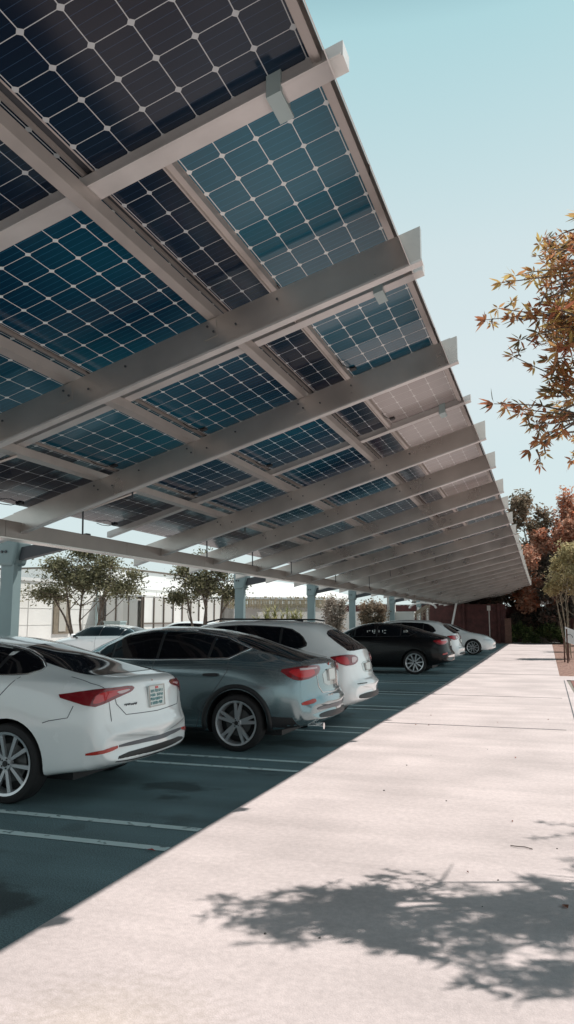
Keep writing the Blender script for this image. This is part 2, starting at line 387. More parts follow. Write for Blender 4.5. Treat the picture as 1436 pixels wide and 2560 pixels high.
for x in (-2.69, -4.17, -5.49):  # strips added above the panels to stop sun slits through the seams
    b = MB(); slab(b, x-.07, x+.07, -7, Y_END, .036, .044, 0, 24); cpart(b, 'seam_sun_block', 'dark_steel')
b = MB(); slab(b, -2.28, -2.18, 4, 24, .036, .044, 0, 8); cpart(b, 'seam_sun_block', 'dark_steel')
for y in rows[1:-1]:
    b = MB(); slab(b, -6.92, -1.19, y-.07, y+.07, .046, .054); cpart(b, 'seam_sun_block', 'dark_steel')
# thin cross rails at the module seams, with clamps
for y in rows[1:-1]:
    b = MB(); w = .06 if y != 4.02 else .075
    b.hexa([Pt(-7.15, y-w, -.10), Pt(-1.0, y-w, -.10), Pt(-1.0, y+w, -.10), Pt(-7.15, y+w, -.10), Pt(-7.15, y-w, -.006), Pt(-1.0, y-w, -.006), Pt(-1.0, y+w, -.006), Pt(-7.15, y+w, -.006)])
    b.hexa([Pt(-7.14, y-w-.018, -.10), Pt(-1.01, y-w-.018, -.10), Pt(-1.01, y-w-.001, -.10), Pt(-7.14, y-w-.001, -.10), Pt(-7.14, y-w-.018, -.088), Pt(-1.01, y-w-.018, -.088), Pt(-1.01, y-w-.001, -.088), Pt(-7.14, y-w-.001, -.088)])
    cpart(b, 'cross_rail', 'steel_light')
for y in (4.02, 6.95, 11.5):
    for x in (-1.42,):
        b = MB(); slab(b, x-.045, x+.045, y-.10, y-.062, -.13, .0); slab(b, x-.045, x+.045, y-.10, y+.16, -.145, -.13); slab(b, x-.02, x+.02, y+.12, y+.16, -.13, -.02)
        cpart(b, 'clamp', 'box_teal')
# purlins: C sections running along the roof
for x, w, d in ((-2.72, .075, .075), (-4.18, .08, .075), (-5.50, .08, .075)):
    b = MB(); n = 30
    slab(b, x-w/2, x+w/2, -7, Y_END, -.115, -.107, 0, n); slab(b, x-w/2, x-w/2+.012, -7, Y_END, -.115-d, -.116, 0, n)
    slab(b, x+w/2-.012, x+w/2, -7, Y_END, -.115-d, -.116, 0, n); slab(b, x-w/2, x+w/2, -7, Y_END, -.125-d, -.116-d, 0, n)
    cpart(b, 'purlin', 'aluminium')
b = MB(); slab(b, -2.255, -2.20, 4.1, 24, -.06, -.007, 0, 12); slab(b, -2.25, -2.24, 4.1, 24, -.085, -.061, 0, 12); cpart(b, 'purlin', 'aluminium')
b = MB(); slab(b, -1.185, -1.165, -7, Y_END, -.055, .035, 0, 40); slab(b, -1.163, -1.13, -7, Y_END, -.065, .03, 0, 40); cpart(b, 'eave_trim', 'aluminium')
b = MB(); n = 40     # added sloping plate that keeps beam ends from notching the shadow edge
for k in range(n):
    ya = -7+(Y_END+7)*k/n; yb = -7+(Y_END+7)*(k+1)/n; q = []
    for y_ in (ya, yb):
        e_ = Pt(-1.128, y_, .03); q.append((e_, e_+Vector((.165, 0, -.49))))
    w_ = Vector((.006, 0, .002))
    b.hexa([q[0][1], q[0][1]+w_, q[1][1]+w_, q[1][1], q[0][0], q[0][0]+w_, q[1][0]+w_, q[1][0]])
cpart(b, 'eave_shadow_plate', 'steel_light')
for y in (4.0, 5.2, 6.95, 8.6, 10.4, 12.1, 14.2):
    b = MB(); slab(b, -1.130, -1.126, y, y+.012, -.065, .03); cpart(b, 'trim_joint', 'dark_steel')
# deep crossbeams: boxed C with lower flange
beamY = [-6.0, 5.93, 8.52, 12.45, 14.75, 17.3, 19.4]+[21.8+2.6*k for k in range(17)]
for i, y in enumerate(beamY):
    b = MB(); xe = -.875; xl = -7.2; t = .034
    ys = y
    b.hexa([Pt(xl, ys, -.49), Pt(xe, ys, -.49), Pt(xe, ys+2*t, -.49), Pt(xl, ys+2*t, -.49), Pt(xl, ys, -.205), Pt(xe, ys, -.205), Pt(xe, ys+2*t, -.205), Pt(xl, ys+2*t, -.205)])
    # lips of the section stand a little proud of the web
    b.hexa([Pt(xl, ys-.012, -.512), Pt(xe+.01, ys-.012, -.512), Pt(xe+.01, ys+2*t+.012, -.512), Pt(xl, ys+2*t+.012, -.512), Pt(xl, ys-.012, -.491), Pt(xe+.01, ys-.012, -.491), Pt(xe+.01, ys+2*t+.012, -.491), Pt(xl, ys+2*t+.012, -.491)], 1)
    if y > 0:
        for px in (-2.72, -4.18, -5.5):   # cleats that hold the purlins
            c = Pt(px, ys-.006, -.33); b.hexa([Pt(px-.06, ys-.010, -.38), Pt(px+.06, ys-.010, -.38), Pt(px+.06, ys-.002, -.38), Pt(px-.06, ys-.002, -.38), Pt(px-.045, ys-.010, -.22), Pt(px+.045, ys-.010, -.22), Pt(px+.045, ys-.002, -.22), Pt(px-.045, ys-.002, -.22)], 0) if y < 30 else None
    o = cpart(b, 'crossbeam', ['steel', 'steel_light'])
    if 0 < y < 16:
        for px in (-2.72, -4.18, -5.5):
            for dx, do in ((-.03, -.27), (.03, -.34), (.24, -.36), (.62, -.30)):
                bb = MB(); c = Pt(px+dx, ys-.016, do)-ORG; bb.tube([c, c+Vector((0, -.012, 0))], .011, 6); bb.build('bolt', 'dark_steel', o)
# girder along the low side
b = MB(); n = 24
for k in range(n):
    ya = -7+(Y_END+7)*k/n; yb = -7+(Y_END+7)*(k+1)/n
    b.box((-6.72, (ya+yb)/2, 2.775), (.16, yb-ya-.006, .22)); 
    b.box((-6.72, (ya+yb)/2, 2.655), (.22, yb-ya-.004, .016), 1)
cpart(b, 'girder', ['girder_steel', 'steel'])
# short braces and hanging rods between beams and purlins
for y in (8.9, 12.9, 15.2, 17.8, 21.9, 26.4):
    for x in (-5.95, -5.2):
        p = Pt(x, y, -.30)-ORG; bb = MB(); bb.tube([p, p+Vector((.01, 0, -.42 if x < -5.5 else -.2))], .012, 6); bb.build('hanging_rod', 'dark_steel', carport)
for i, y in enumerate(beamY[1:16]):
    bb = MB(); a = Pt(-6.75, y+.2, -.40)-ORG; c = Pt(-5.5, y+1.0, -.20)-ORG; bb.tube([a, (a+c)/2+Vector((0, 0, -.02)), c], .02, 6); bb.build('brace', 'steel', carport)
for x_, o_ in ((-2.79, -.13), (-4.26, -.13)):
    bb = MB(); bb.tube([Pt(x_, y_, o_-.02*math.sin(y_*1.3))-ORG for y_ in np.arange(4.2, 40, .5)], .012, 5); bb.build('cable', 'dark_steel', carport)
# posts with heads and cantilever arms
for y in (-6.5, 10.35, 20.1, 26.9, 33.0, 42, 51):
    b = MB(); x = -8.22; w = .125
    b.box((x, y, 1.25), (w*2, w*1.5, 2.5)); b.box((x+w+.016, y-.09, 1.25), (.03, .10, 2.49)); b.box((x, y, .03), (.6, .6, .06))
    o = cpart(b, 'post', 'post_paint')
    b = MB(); b.hexa([(x-.15, y-.17, 2.46), (x+.16, y-.17, 2.46), (x+.16, y+.17, 2.46), (x-.15, y+.17, 2.46), (x-.14, y-.18, 2.90), (x+.26, y-.18, 2.86), (x+.26, y+.18, 2.86), (x-.14, y+.18, 2.90)])
    b.v = [tuple(Vector(v)-ORG) for v in b.v]; h = b.build('post_head', 'post_paint', carport)
    for dx in (-.05, .02):
        bb = MB(); c_ = Vector((x+dx, y-.178, 2.68))-ORG; bb.tube([c_, c_+Vector((0, -.02, 0))], .022, 8); bb.build('bolt', 'dark_steel', h)
    bv = h.modifiers.new('b', 'BEVEL'); bv.width = .05; bv.segments = 3
    b = MB(); a0 = Vector((x+.2, y, 2.55)); a1 = Vector((-6.80, y, 2.80))
    b.hexa([a0+Vector((0, -.07, .0)), a1+Vector((0, -.06, -.02)), a1+Vector((0, .06, -.02)), a0+Vector((0, .07, .0)), a0+Vector((0, -.07, .2)), a1+Vector((0, -.06, .14)), a1+Vector((0, .06, .14)), a0+Vector((0, .07, .2))])
    cpart(b, 'cantilever_arm', 'dark_steel')

# ------------------------------------------------------------------ cars
def clipx(poly, x0, x1):
    def clip(P, f):
        out = []
        for i in range(len(P)):
            a, c = P[i], P[(i+1) % len(P)]; fa, fc = f(a), f(c)
            if fa >= 0: out.append(a)
            if fa*fc < 0: t = fa/(fa-fc); out.append((a[0]+(c[0]-a[0])*t, a[1]+(c[1]-a[1])*t))
        return out
    return clip(clip(poly, lambda p: p[0]-x0), lambda p: x1-p[0])
def smoothpoly(P, it=2):
    for _ in range(it):
        Q = []
        for i in range(len(P)):
            a, c = P[i], P[(i+1) % len(P)]
            Q += [(a[0]*.8+c[0]*.2, a[1]*.8+c[1]*.2), (a[0]*.2+c[0]*.8, a[1]*.2+c[1]*.8)]
        P = Q
    return P
class Car:
    def __init__(s, loc, rz, spec, name, label, paint, group=None):
        s.root = tag(empty(name, loc, rz), label, 'car', group); s.sp = spec; s.paint = paint; s.body()
    def body(s):
        sp = s.sp; K = {k: np.array(v).T for k, v in sp['k'].items()}; Ln = sp['L']
        xs = sorted(set([0, .015, .035, .06, .085, .11, .14, .18, .24, .32]+list(np.arange(.42, Ln-.4, .12))+[Ln-.36, Ln-.26, Ln-.18, Ln-.11, Ln-.06, Ln-.02, Ln]))
        g = lambda k, x: float(np.interp(x, K[k][0], K[k][1]))
        rings = []
        for x in xs:
            zb, w, zs, ws, zt, wt = (g(k, x) for k in ('zb', 'w', 'zs', 'ws', 'zt', 'wt'))
            ze = zt-max(.02, min(.07, (zt-zs)*.35)); hh = zs-zb
            P = [(0, zb), (w*.6, zb), (w*.93, zb+.01), (w-.012, zb+.06), (w+.004, zb+hh*.35), (w, zb+hh*.62), (w*.45+ws*.55+.012, zb+hh*.88), (ws+.004, zs-.012), (ws-.02, zs+.008),
                 (ws*.55+wt*.45-.005, zs+(ze-zs)*.5), (wt+.02, ze-.015), (wt-.05, ze+.018), (wt*.55, zt-.008), (0, zt)]
            rings.append(P)
        def bow(x, y, z):
            f = (abs(y)/.9)**2.6
            xr = x+sp.get('bow', .2)*f*(1-sm(x/.9)); xf = xr-.28*f*sm((xr-(Ln-1.0))/1.0)
            return (xf, y, z)
        V = []; F = []; n = len(rings[0]); full = 2*n-2
        for x, P in zip(xs, rings):
            for (y, z) in P: V.append(bow(x, y, z))
            for (y, z) in P[-2:0:-1]: V.append(bow(x, -y, z))
        for k in range(len(xs)-1):
            for j in range(full):
                a = k*full+j; c = k*full+(j+1) % full; F.append((a, c, c+full, a+full))
        V.append((xs[0], 0, sum(p[1] for p in rings[0])/n)); ci = len(V)-1
        for j in range(full): F.append((ci, (j+1) % full, j))
        V.append((xs[-1], 0, sum(p[1] for p in rings[-1])/n)); ci = len(V)-1; o = (len(xs)-1)*full
        for j in range(full): F.append((ci, o+j, o+(j+1) % full))
        me = bpy.data.meshes.new('body'); me.from_pydata(V, [], F)
        ob = bpy.data.objects.new('body', me); COL.objects.link(ob)
        bm = bmesh.new(); bm.from_mesh(me); bmesh.ops.recalc_face_normals(bm, faces=bm.faces); bm.to_mesh(me); bm.free()
        mo = ob.modifiers.new('s', 'SUBSURF'); mo.levels = 2; mo.render_levels = 2
        dg = bpy.context.evaluated_depsgraph_get(); ev = ob.evaluated_get(dg)
        sm_me = bpy.data.meshes.new_from_object(ev, depsgraph=dg); ob.modifiers.clear(); ob.data = sm_me
        bm = bmesh.new(); bm.from_mesh(sm_me); s.bvh = BVHTree.FromBMesh(bm); bm.free()
        # wheel wells
        cut = MB()
        for wx in (sp['wr'], sp['wf']):
            for sgn in (-1, 1):
                a = Vector((wx, sgn*.58, sp['wz'])); c = Vector((wx, sgn*1.2, sp['wz'])); cut.tube([a, c], sp['ar'], 40)
        cm = bpy.data.meshes.new('cut'); cm.from_pydata(cut.v, [], cut.f); co = bpy.data.objects.new('cut', cm); COL.objects.link(co)
        fixn(co); cm.materials.append(MATS['black_plastic'])
        ob.data.materials.clear(); ob.data.materials.append(MATS[s.paint]); ob.data.materials.append(MATS['black_plastic'])
        bo = ob.modifiers.new('b', 'BOOLEAN'); bo.object = co; bo.operation = 'DIFFERENCE'; bo.solver = 'EXACT'; bo.material_mode = 'TRANSFER'
        dg = bpy.context.evaluated_depsgraph_get(); fin = bpy.data.meshes.new_from_object(ob.evaluated_get(dg), depsgraph=dg)
        ob.modifiers.clear(); ob.data = fin; bpy.data.objects.remove(co)
        fin.polygons.foreach_set('use_smooth', [True]*len(fin.polygons)); fin.set_sharp_from_angle(angle=R(38))
        # dark lower cladding by height is a colour of the car itself
        ob.parent = s.root; s.ob = ob
        ub = MB(); ub.box((Ln/2, 0, .22), (Ln-1.2, 1.1, .1)); ub.build('underbody', 'black_plastic', s.root)
    def hit(s, o, d):
        h, nrm, i, dist = s.bvh.ray_cast(o, d, 20); return h, nrm
    def frame(s, view):
        # view -> (ray direction, function (a,b) -> origin)
        if view == 'L': return Vector((0, -1, 0)), lambda a, b: Vector((a, 5, b))
        if view == 'R': return Vector((0, 1, 0)), lambda a, b: Vector((a, -5, b))
        if view == 'B': return Vector((1, 0, 0)), lambda a, b: Vector((-5, a, b))
        if view == 'F': return Vector((-1, 0, 0)), lambda a, b: Vector((12, a, b))
        if view == 'T': return Vector((0, 0, -1)), lambda a, b: Vector((a, b, 5))
        if view == 'BT': d = Vector((1, 0, -1)).normalized(); return d, lambda a, b: Vector((0, a, 0))+Vector((1, 0, 1)).normalized()*b-d*6   # b along the slope
        if view in ('LB', 'RB'):
            sg = 1 if view == 'LB' else -1
            d = Vector((1, -sg, 0)).normalized(); ax = Vector((1, sg, 0)).normalized()
            return d, lambda a, b: ax*a+Vector((0, 0, b))-d*6
        if view in ('LF', 'RF'):
            sg = 1 if view == 'LF' else -1
            d = Vector((-1, -sg, 0)).normalized(); ax = Vector((1, -sg, 0)).normalized(); Ln = s.sp['L']
            return d, lambda a, b: Vector((Ln, 0, 0))-ax*a+Vector((0, 0, b))-d*6
    def patch(s, name, view, poly, mat, off=.004, step=.05, parent=None, skirt=.012, smooth=2, label=None):
        if smooth: poly = smoothpoly(poly, smooth)
        d, og = s.frame(view)
        bm = bmesh.new(); bm.faces.new([bm.verts.new((a, b, 0)) for a, b in poly])
        A = [p[0] for p in poly]; B = [p[1] for p in poly]
        for ax, lo, hi in ((0, min(A), max(A)), (1, min(B), max(B))):
            nn = int((hi-lo)/step)
            for k in range(1, nn+1):
                c = [0, 0, 0]; c[ax] = lo+(hi-lo)*k/(nn+1); no = [0, 0, 0]; no[ax] = 1
                bmesh.ops.bisect_plane(bm, geom=bm.verts[:]+bm.edges[:]+bm.faces[:], plane_co=c, plane_no=no)
        bad = []
        lst = None
        for v in bm.verts:
            h, nrm = s.hit(og(v.co.x, v.co.y), d)
            if h is None: bad.append(v); continue
            v.co = h+nrm*off
        if bad: bmesh.ops.delete(bm, geom=bad, context='VERTS')
        if not bm.faces: bm.free(); return None
        bmesh.ops.recalc_face_normals(bm, faces=bm.faces)
        bm.normal_update()
        if bm.faces[:][0].normal.dot(d) > 0: bmesh.ops.reverse_faces(bm, faces=bm.faces)
        be = [e for e in bm.edges if e.is_boundary]
        r = bmesh.ops.extrude_edge_only(bm, edges=be)
        for v in [g for g in r['geom'] if isinstance(g, bmesh.types.BMVert)]: v.co += d*skirt
        me = bpy.data.meshes.new(name); bm.to_mesh(me); bm.free(); me.materials.append(MATS[mat])
        me.polygons.foreach_set('use_smooth', [True]*len(me.polygons)); me.set_sharp_from_angle(angle=R(50))
        o = link(name, me, parent if parent is not None else s.root)
        if label: o['label'] = label
        return o
    def ribbon(s, name, view, pts, mat, w=.012, off=.005, closed=False, parent=None, step=.04):
        d, og = s.frame(view); P = []
        pts = list(pts)+([pts[0]] if closed else [])
        for i in range(len(pts)-1):
            a, c = pts[i], pts[i+1]; n = max(1, int(math.dist(a, c)/step))
            for k in range(n): P.append((a[0]+(c[0]-a[0])*k/n, a[1]+(c[1]-a[1])*k/n))
        P.append(pts[-1]); b = MB(); prev = None
        for i, p in enumerate(P):
            q0 = P[max(0, i-1)]; q1 = P[min(len(P)-1, i+1)]
            if closed and i in (0, len(P)-1): q0, q1 = P[-2], P[1]
            t = Vector((q1[0]-q0[0], q1[1]-q0[1])); t = t.normalized() if t.length > 1e-6 else Vector((1, 0)); nn = Vector((-t.y, t.x))*w/2
            rr = []
            for sg in (-1, 1):
                h, nrm = s.hit(og(p[0]+nn.x*sg, p[1]+nn.y*sg), d)
                rr.append(None if h is None else h+nrm*off)
            if None in rr: prev = None; continue
            if prev: b.face([prev[0], prev[1], rr[1], rr[0]])
            prev = rr
        if not b.f: return None
        o = b.build(name, mat, parent if parent is not None else s.root)
        bm = bmesh.new(); bm.from_mesh(o.data); bmesh.ops.remove_doubles(bm, verts=bm.verts, dist=.0004); bmesh.ops.recalc_face_normals(bm, faces=bm.faces); bm.to_mesh(o.data); bm.free()
        o.data.polygons.foreach_set('use_smooth', [True]*len(o.data.polygons)); o.data.set_sharp_from_angle(angle=R(50))
        sol = o.modifiers.new('t', 'SOLIDIFY'); sol.thickness = .004; sol.offset = 0
        return o
    def wheels(s, style='five', rr=.27, metal='rim_metal'):
        sp = s.sp; T = sp['tr']
        first = None
        for wx in (sp['wr'], sp['wf']):
            for sgn in (1, -1):
                if first is None:
                    b = MB(); b.lathe([(.02, -.06), (rr-.01, -.06), (rr-.01, .05)], 36); h = b.build('wheel', 'black_plastic', s.root, 40)
                    b = MB(); prof = [(rr-.004, -.10), (rr+.02, -.108), (T-.05, -.108), (T-.015, -.095), (T, -.07), (T+.0, .07), (T-.015, .095), (T-.05, .108), (rr+.02, .108), (rr-.004, .10)]
                    b.lathe(prof, 48, closed=True); t = b.build('tyre', 'rubber', h, 35)
                    b = MB()
                    b.lathe([(rr-.002, .098), (rr+.006, .112), (rr-.016, .106), (rr-.03, .07), (rr-.03, .0)], 48)
                    n = 5
                    for k in range(n):
                        a0 = 2*math.pi*(k+.25)/n
                        subs = (-.16, .16) if style == 'twin' else (0,)
                        if style == 'ten': subs = (-.3, .3)
                        for da in subs:
                            a = a0+da*(1.0 if style != 'ten' else 1); ai = a0+da*.4
                            r0, r1 = .045, rr-.02
                            w0, w1 = (.05, .035) if style == 'twin' else ((.07, .055) if style == 'five' else (.026, .036))
                            p0 = Vector((math.cos(ai)*r0, .085, math.sin(ai)*r0)); p1 = Vector((math.cos(a)*r1, .098, math.sin(a)*r1))
                            tg = (p1-p0).normalized().cross(Vector((0, 1, 0))).normalized(); dp = Vector((0, .03, 0))
                            twist = Vector((0, .012, 0)) if style == 'five' else Vector((0, 0, 0))
                            b.hexa([p0-tg*w0/2-dp, p0+tg*w0/2-dp, p1+tg*w1/2-dp, p1-tg*w1/2-dp, p0-tg*w0/2, p0+tg*w0/2, p1+tg*w1/2+twist*0, p1-tg*w1/2-twist])
                    b.tube([(0, .05, 0), (0, .098, 0)], .055, 20)
                    rm = fixn(b.build('rim', metal, h, 35))
                    b = MB(); b.tube([(0, .0, 0), (0, .02, 0)], rr*.62, 32); b.tube([(rr*.5, .018, .03), (rr*.5, .045, .03)], .035, 8); b.build('brake_disc', 'brake', h)
                    b = MB(); b.tube([(0, .096, 0), (0, .104, 0)], .026, 16); 
                    for k in range(5): a = 2*math.pi*k/5; b.tube([(math.cos(a)*.04, .09, math.sin(a)*.04), (math.cos(a)*.04, .103, math.sin(a)*.04)], .008, 6)
                    b.build('hub_cap', 'black_plastic', h)
                    first = h; c = h
                else: c = copy_tree(first, s.root)
                c.location = (wx, sgn*sp['wy'], sp['tr']); c.rotation_euler = (0, R(random.uniform(0, 70)), 0 if sgn == 1 else math.pi)
    def arches(s, mat):
        for wx in (s.sp['wr'], s.sp['wf']):
            for v in ('L', 'R'):
                pts = [(wx+(s.sp['ar']+.036)*math.cos(R(a)), s.sp['wz']+(s.sp['ar']+.036)*math.sin(R(a))) for a in range(-12, 193, 6)]
                s.ribbon('wheel_arch', v, pts, mat, w=.055, off=.012)
    def side_windows(s, poly, cuts, glass='glass_dark', trim=None, tw=.018, sm_it=1):
        for v in ('L', 'R'):
            P = smoothpoly(poly, sm_it)
            s.patch('window_pillar', v, P, 'black_plastic', off=.002, skirt=.01, smooth=0)
            cc = [min(p[0] for p in P)-.1]+list(cuts)+[max(p[0] for p in P)+.1]
            cx = sum(p[0] for p in P)/len(P); cz = sum(p[1] for p in P)/len(P)
            Q = [(p[0]+(cx-p[0])*.03, p[1]+(cz-p[1])*.10) for p in P]
            for k in range(len(cc)-1):
                q = clipx(Q, cc[k]+.022, cc[k+1]-.022)
                if len(q) > 2: s.patch('side_window', v, q, glass, off=.006, skirt=.004, smooth=0)
            if trim: s.ribbon('window_trim', v, P, trim, w=tw, off=.009, closed=True)
    def mirror(s, x, z, paint, y=.90):
        for sg in (1, -1):
            b = MB(); b.lathe([(0, -.12), (.05, -.11), (.075, -.06), (.08, .0), (.07, .07), (.03, .11), (0, .115)], 14)
            for i, v in enumerate(b.v): b.v[i] = (v[0]*.75, v[1], v[2])
            b.v = [(v[0]+x, v[1]+sg*(y+.10), v[2]+z+.06) for v in b.v]
            o = fixn(b.build('side_mirror', paint, s.root, 60))
            b = MB(); b.bar((x, sg*(y-.10), z), (x, sg*(y+.05), z+.03), .06, .035); b.build('mirror_stalk', 'black_plastic', o)
            b = MB(); b.box((x-.065, sg*(y+.10), z+.06), (.004, .15, .09)); b.build('mirror_glass', 'glass_tint', o)
    def plate(s, y, z, w=.31, h=.155, rows=4, cols=6, tilt=0):
        d, og = s.frame('B'); hh, nrm = s.hit(og(y, z), d)
        nrm = Vector((nrm.x, nrm.y*.5, nrm.z*.6)).normalized()
        q = nrm.to_track_quat('Z', 'Y').to_matrix(); 
        X = Vector((0, -1, 0)); X = (X-nrm*X.dot(nrm)).normalized(); Z = nrm.cross(X).normalized()
        if Z.z < 0: Z = -Z
        o0 = hh+nrm*.012
        b = MB(); def_ = lambda u, v, k: o0+X*u+Z*v+nrm*k
        def bx(bb, u0, u1, v0, v1, k0, k1): bb.hexa([def_(u0, v0, k0), def_(u1, v0, k0), def_(u1, v1, k0), def_(u0, v1, k0), def_(u0, v0, k1), def_(u1, v0, k1), def_(u1, v1, k1), def_(u0, v1, k1)])
        bx(b, -w/2, w/2, -h/2, h/2, -.01, .004); p = fixn(b.build('licence_plate', 'plate_white', s.root))
        b = MB(); bx(b, -w/2, w/2, h/2-.008, h/2, .004, .009); bx(b, -w/2, w/2, -h/2, -h/2+.008, .004, .009); bx(b, -w/2, -w/2+.008, -h/2+.008, h/2-.008, .004, .009); bx(b, w/2-.008, w/2, -h/2+.008, h/2-.008, .004, .009)
        fixn(b.build('plate_frame', 'aluminium', p))
        if rows:
            b = MB(); rw = (h*.74)/rows
            for r in range(rows):
                u = -w/2+.022; vc = -h/2+.016+rw*(r+.5)
                while u < w/2-.05:
                    cw = random.uniform(.018, .034)
                    # strokes of one small glyph
                    for _ in range(3):
                        if random.random() < .5: bx(b, u, u+cw, (vc+random.uniform(-.3, .3)*rw)-.002, (vc+random.uniform(-.1, .3)*rw)+.004, .004, .0055)
                        a = u+random.choice((0, cw*.45, cw-.006)); bx(b, a, a+.006, vc-rw*.36, vc+rw*.36, .004, .006)
                    u += cw+.008
            fixn(b.build('plate_characters', 'plate_ink', p))
            b = MB(); bx(b, -.03, .03, h/2-.035, h/2-.012, .004, .007); fixn(b.build('plate_sticker', 'lamp_red', p))
        return p
    def badge(s, y, z, w, h, n, mat='chrome'):
        b = MB(); d, og = s.frame('B')
        for k in range(n):
            yy = y-w*k/n; hh, nr = s.hit(og(yy, z), d)
            for q in range(2):
                b.box(hh+Vector((-.004, random.uniform(-.003, .003)+q*w/n*.4, random.uniform(-.004, .004))), (.006, w/n*.22, h*random.uniform(.6, 1)))
        b.build('badge', mat, s.root)

def K(**k): return k
SEDAN = dict(L=4.85, wr=1.07, wf=3.88, wz=.35, wy=.80, ar=.385, tr=.345, bow=.20, k=K(
    zt=[(0, .63), (.03, .69), (.06, .74), (.075, .92), (.105, 1.03), (.17, 1.075), (.3, 1.095), (.6, 1.145), (1.0, 1.275), (1.4, 1.375), (1.8, 1.435), (2.3, 1.455), (2.8, 1.42), (3.2, 1.27), (3.6, 1.06), (4.1, .97), (4.5, .87), (4.75, .72), (4.85, .6)],
    zs=[(0, .58), (.06, .70), (.075, .86), (.11, .97), (.3, 1.02), (.6, 1.05), (1.2, 1.07), (2.5, 1.03), (3.5, .96), (4.1, .89), (4.5, .79), (4.75, .64), (4.85, .55)],
    zb=[(0, .38), (.05, .34), (.2, .29), (.55, .25), (.9, .20), (1.5, .19), (4, .19), (4.6, .20), (4.85, .32)],
    w=[(0, .78), (.05, .82), (.15, .86), (.4, .895), (.8, .905), (1.5, .905), (3.8, .90), (4.3, .87), (4.65, .80), (4.85, .62)],
    ws=[(0, .72), (.06, .77), (.10, .77), (.2, .79), (.5, .83), (1, .86), (2.5, .86), (3.5, .82), (4.2, .74), (4.6, .62), (4.85, .5)],
    wt=[(0, .5), (.10, .60), (.18, .64), (.4, .66), (.7, .60), (1.2, .55), (1.8, .57), (2.4, .60), (3., .61), (3.4, .64), (3.8, .68), (4.3, .58), (4.85, .4)]))
FAST = dict(L=4.85, wr=1.07, wf=3.88, wz=.35, wy=.81, ar=.40, tr=.345, bow=.22, k=K(
    zt=[(0, .60), (.04, .66), (.085, .70), (.10, .92), (.125, 1.04), (.2, 1.09), (.5, 1.165), (.8, 1.25), (1.2, 1.375), (1.6, 1.465), (2.0, 1.51), (2.4, 1.52), (2.8, 1.47), (3.2, 1.32), (3.6, 1.10), (4.1, .99), (4.5, .89), (4.75, .72), (4.85, .6)],
    zs=[(0, .56), (.085, .67), (.10, .86), (.13, .98), (.3, 1.045), (.7, 1.08), (1.2, 1.09), (2.5, 1.045), (3.5, .97), (4.1, .9), (4.5, .8), (4.75, .64), (4.85, .55)],
    zb=[(0, .40), (.05, .36), (.2, .30), (.6, .24), (1.4, .20), (4, .20), (4.6, .21), (4.85, .34)],
    w=[(0, .74), (.05, .81), (.15, .86), (.4, .90), (.8, .92), (1.5, .915), (3.8, .91), (4.3, .88), (4.65, .80), (4.85, .62)],
    ws=[(0, .70), (.085, .74), (.10, .72), (.2, .76), (.5, .82), (1, .85), (2.5, .865), (3.5, .82), (4.2, .74), (4.6, .62), (4.85, .5)],
    wt=[(0, .5), (.10, .58), (.2, .62), (.5, .60), (1.0, .56), (1.6, .57), (2.4, .61), (3., .61), (3.4, .64), (3.8, .68), (4.3, .58), (4.85, .4)]))
SUV = dict(L=4.6, wr=.95, wf=3.62, wz=.36, wy=.80, ar=.40, tr=.355, bow=.20, k=K(
    zt=[(0, .64), (.05, .70), (.10, .74), (.14, .98), (.18, 1.12), (.25, 1.20), (.5, 1.35), (.75, 1.49), (.90, 1.555), (1.2, 1.59), (1.8, 1.61), (2.4, 1.60), (2.8, 1.54), (3.15, 1.36), (3.5, 1.14), (3.9, 1.06), (4.3, .96), (4.5, .80), (4.6, .66)],
    zs=[(0, .60), (.10, .71), (.14, .92), (.18, 1.03), (.3, 1.08), (.7, 1.12), (1.5, 1.10), (2.5, 1.06), (3.3, 1.02), (3.9, .96), (4.3, .86), (4.5, .70), (4.6, .6)],
    zb=[(0, .42), (.05, .38), (.2, .32), (.5, .26), (1.3, .24), (3.8, .24), (4.4, .25), (4.6, .36)],
    w=[(0, .72), (.05, .80), (.15, .85), (.4, .90), (.8, .915), (1.5, .915), (3.6, .91), (4.1, .88), (4.45, .80), (4.6, .64)],
    ws=[(0, .68), (.10, .74), (.14, .72), (.25, .76), (.5, .82), (1, .86), (2.5, .87), (3.3, .83), (4.0, .75), (4.4, .62), (4.6, .5)],
    wt=[(0, .5), (.14, .60), (.25, .62), (.5, .62), (.8, .62), (1.6, .64), (2.4, .64), (2.9, .64), (3.2, .66), (3.6, .70), (4.2, .58), (4.6, .4)]))

ROW = 'cars parked nose-in under the solar carport'
def seams(c, door, front, zt=1.02):
    for v in ('L', 'R'):
        c.ribbon('door_seam', v, door, 'dark_steel', w=.0065, off=.0005); c.ribbon('door_seam', v, front, 'dark_steel', w=.0065, off=.0005)
def handles(c, pts, mat):
    for v in ('L', 'R'):
        for x, z in pts:
            c.patch('door_handle', v, [(x-.10, z-.018), (x+.10, z-.022), (x+.11, z+.012), (x-.10, z+.02)], mat, off=.03, skirt=.035, smooth=1)

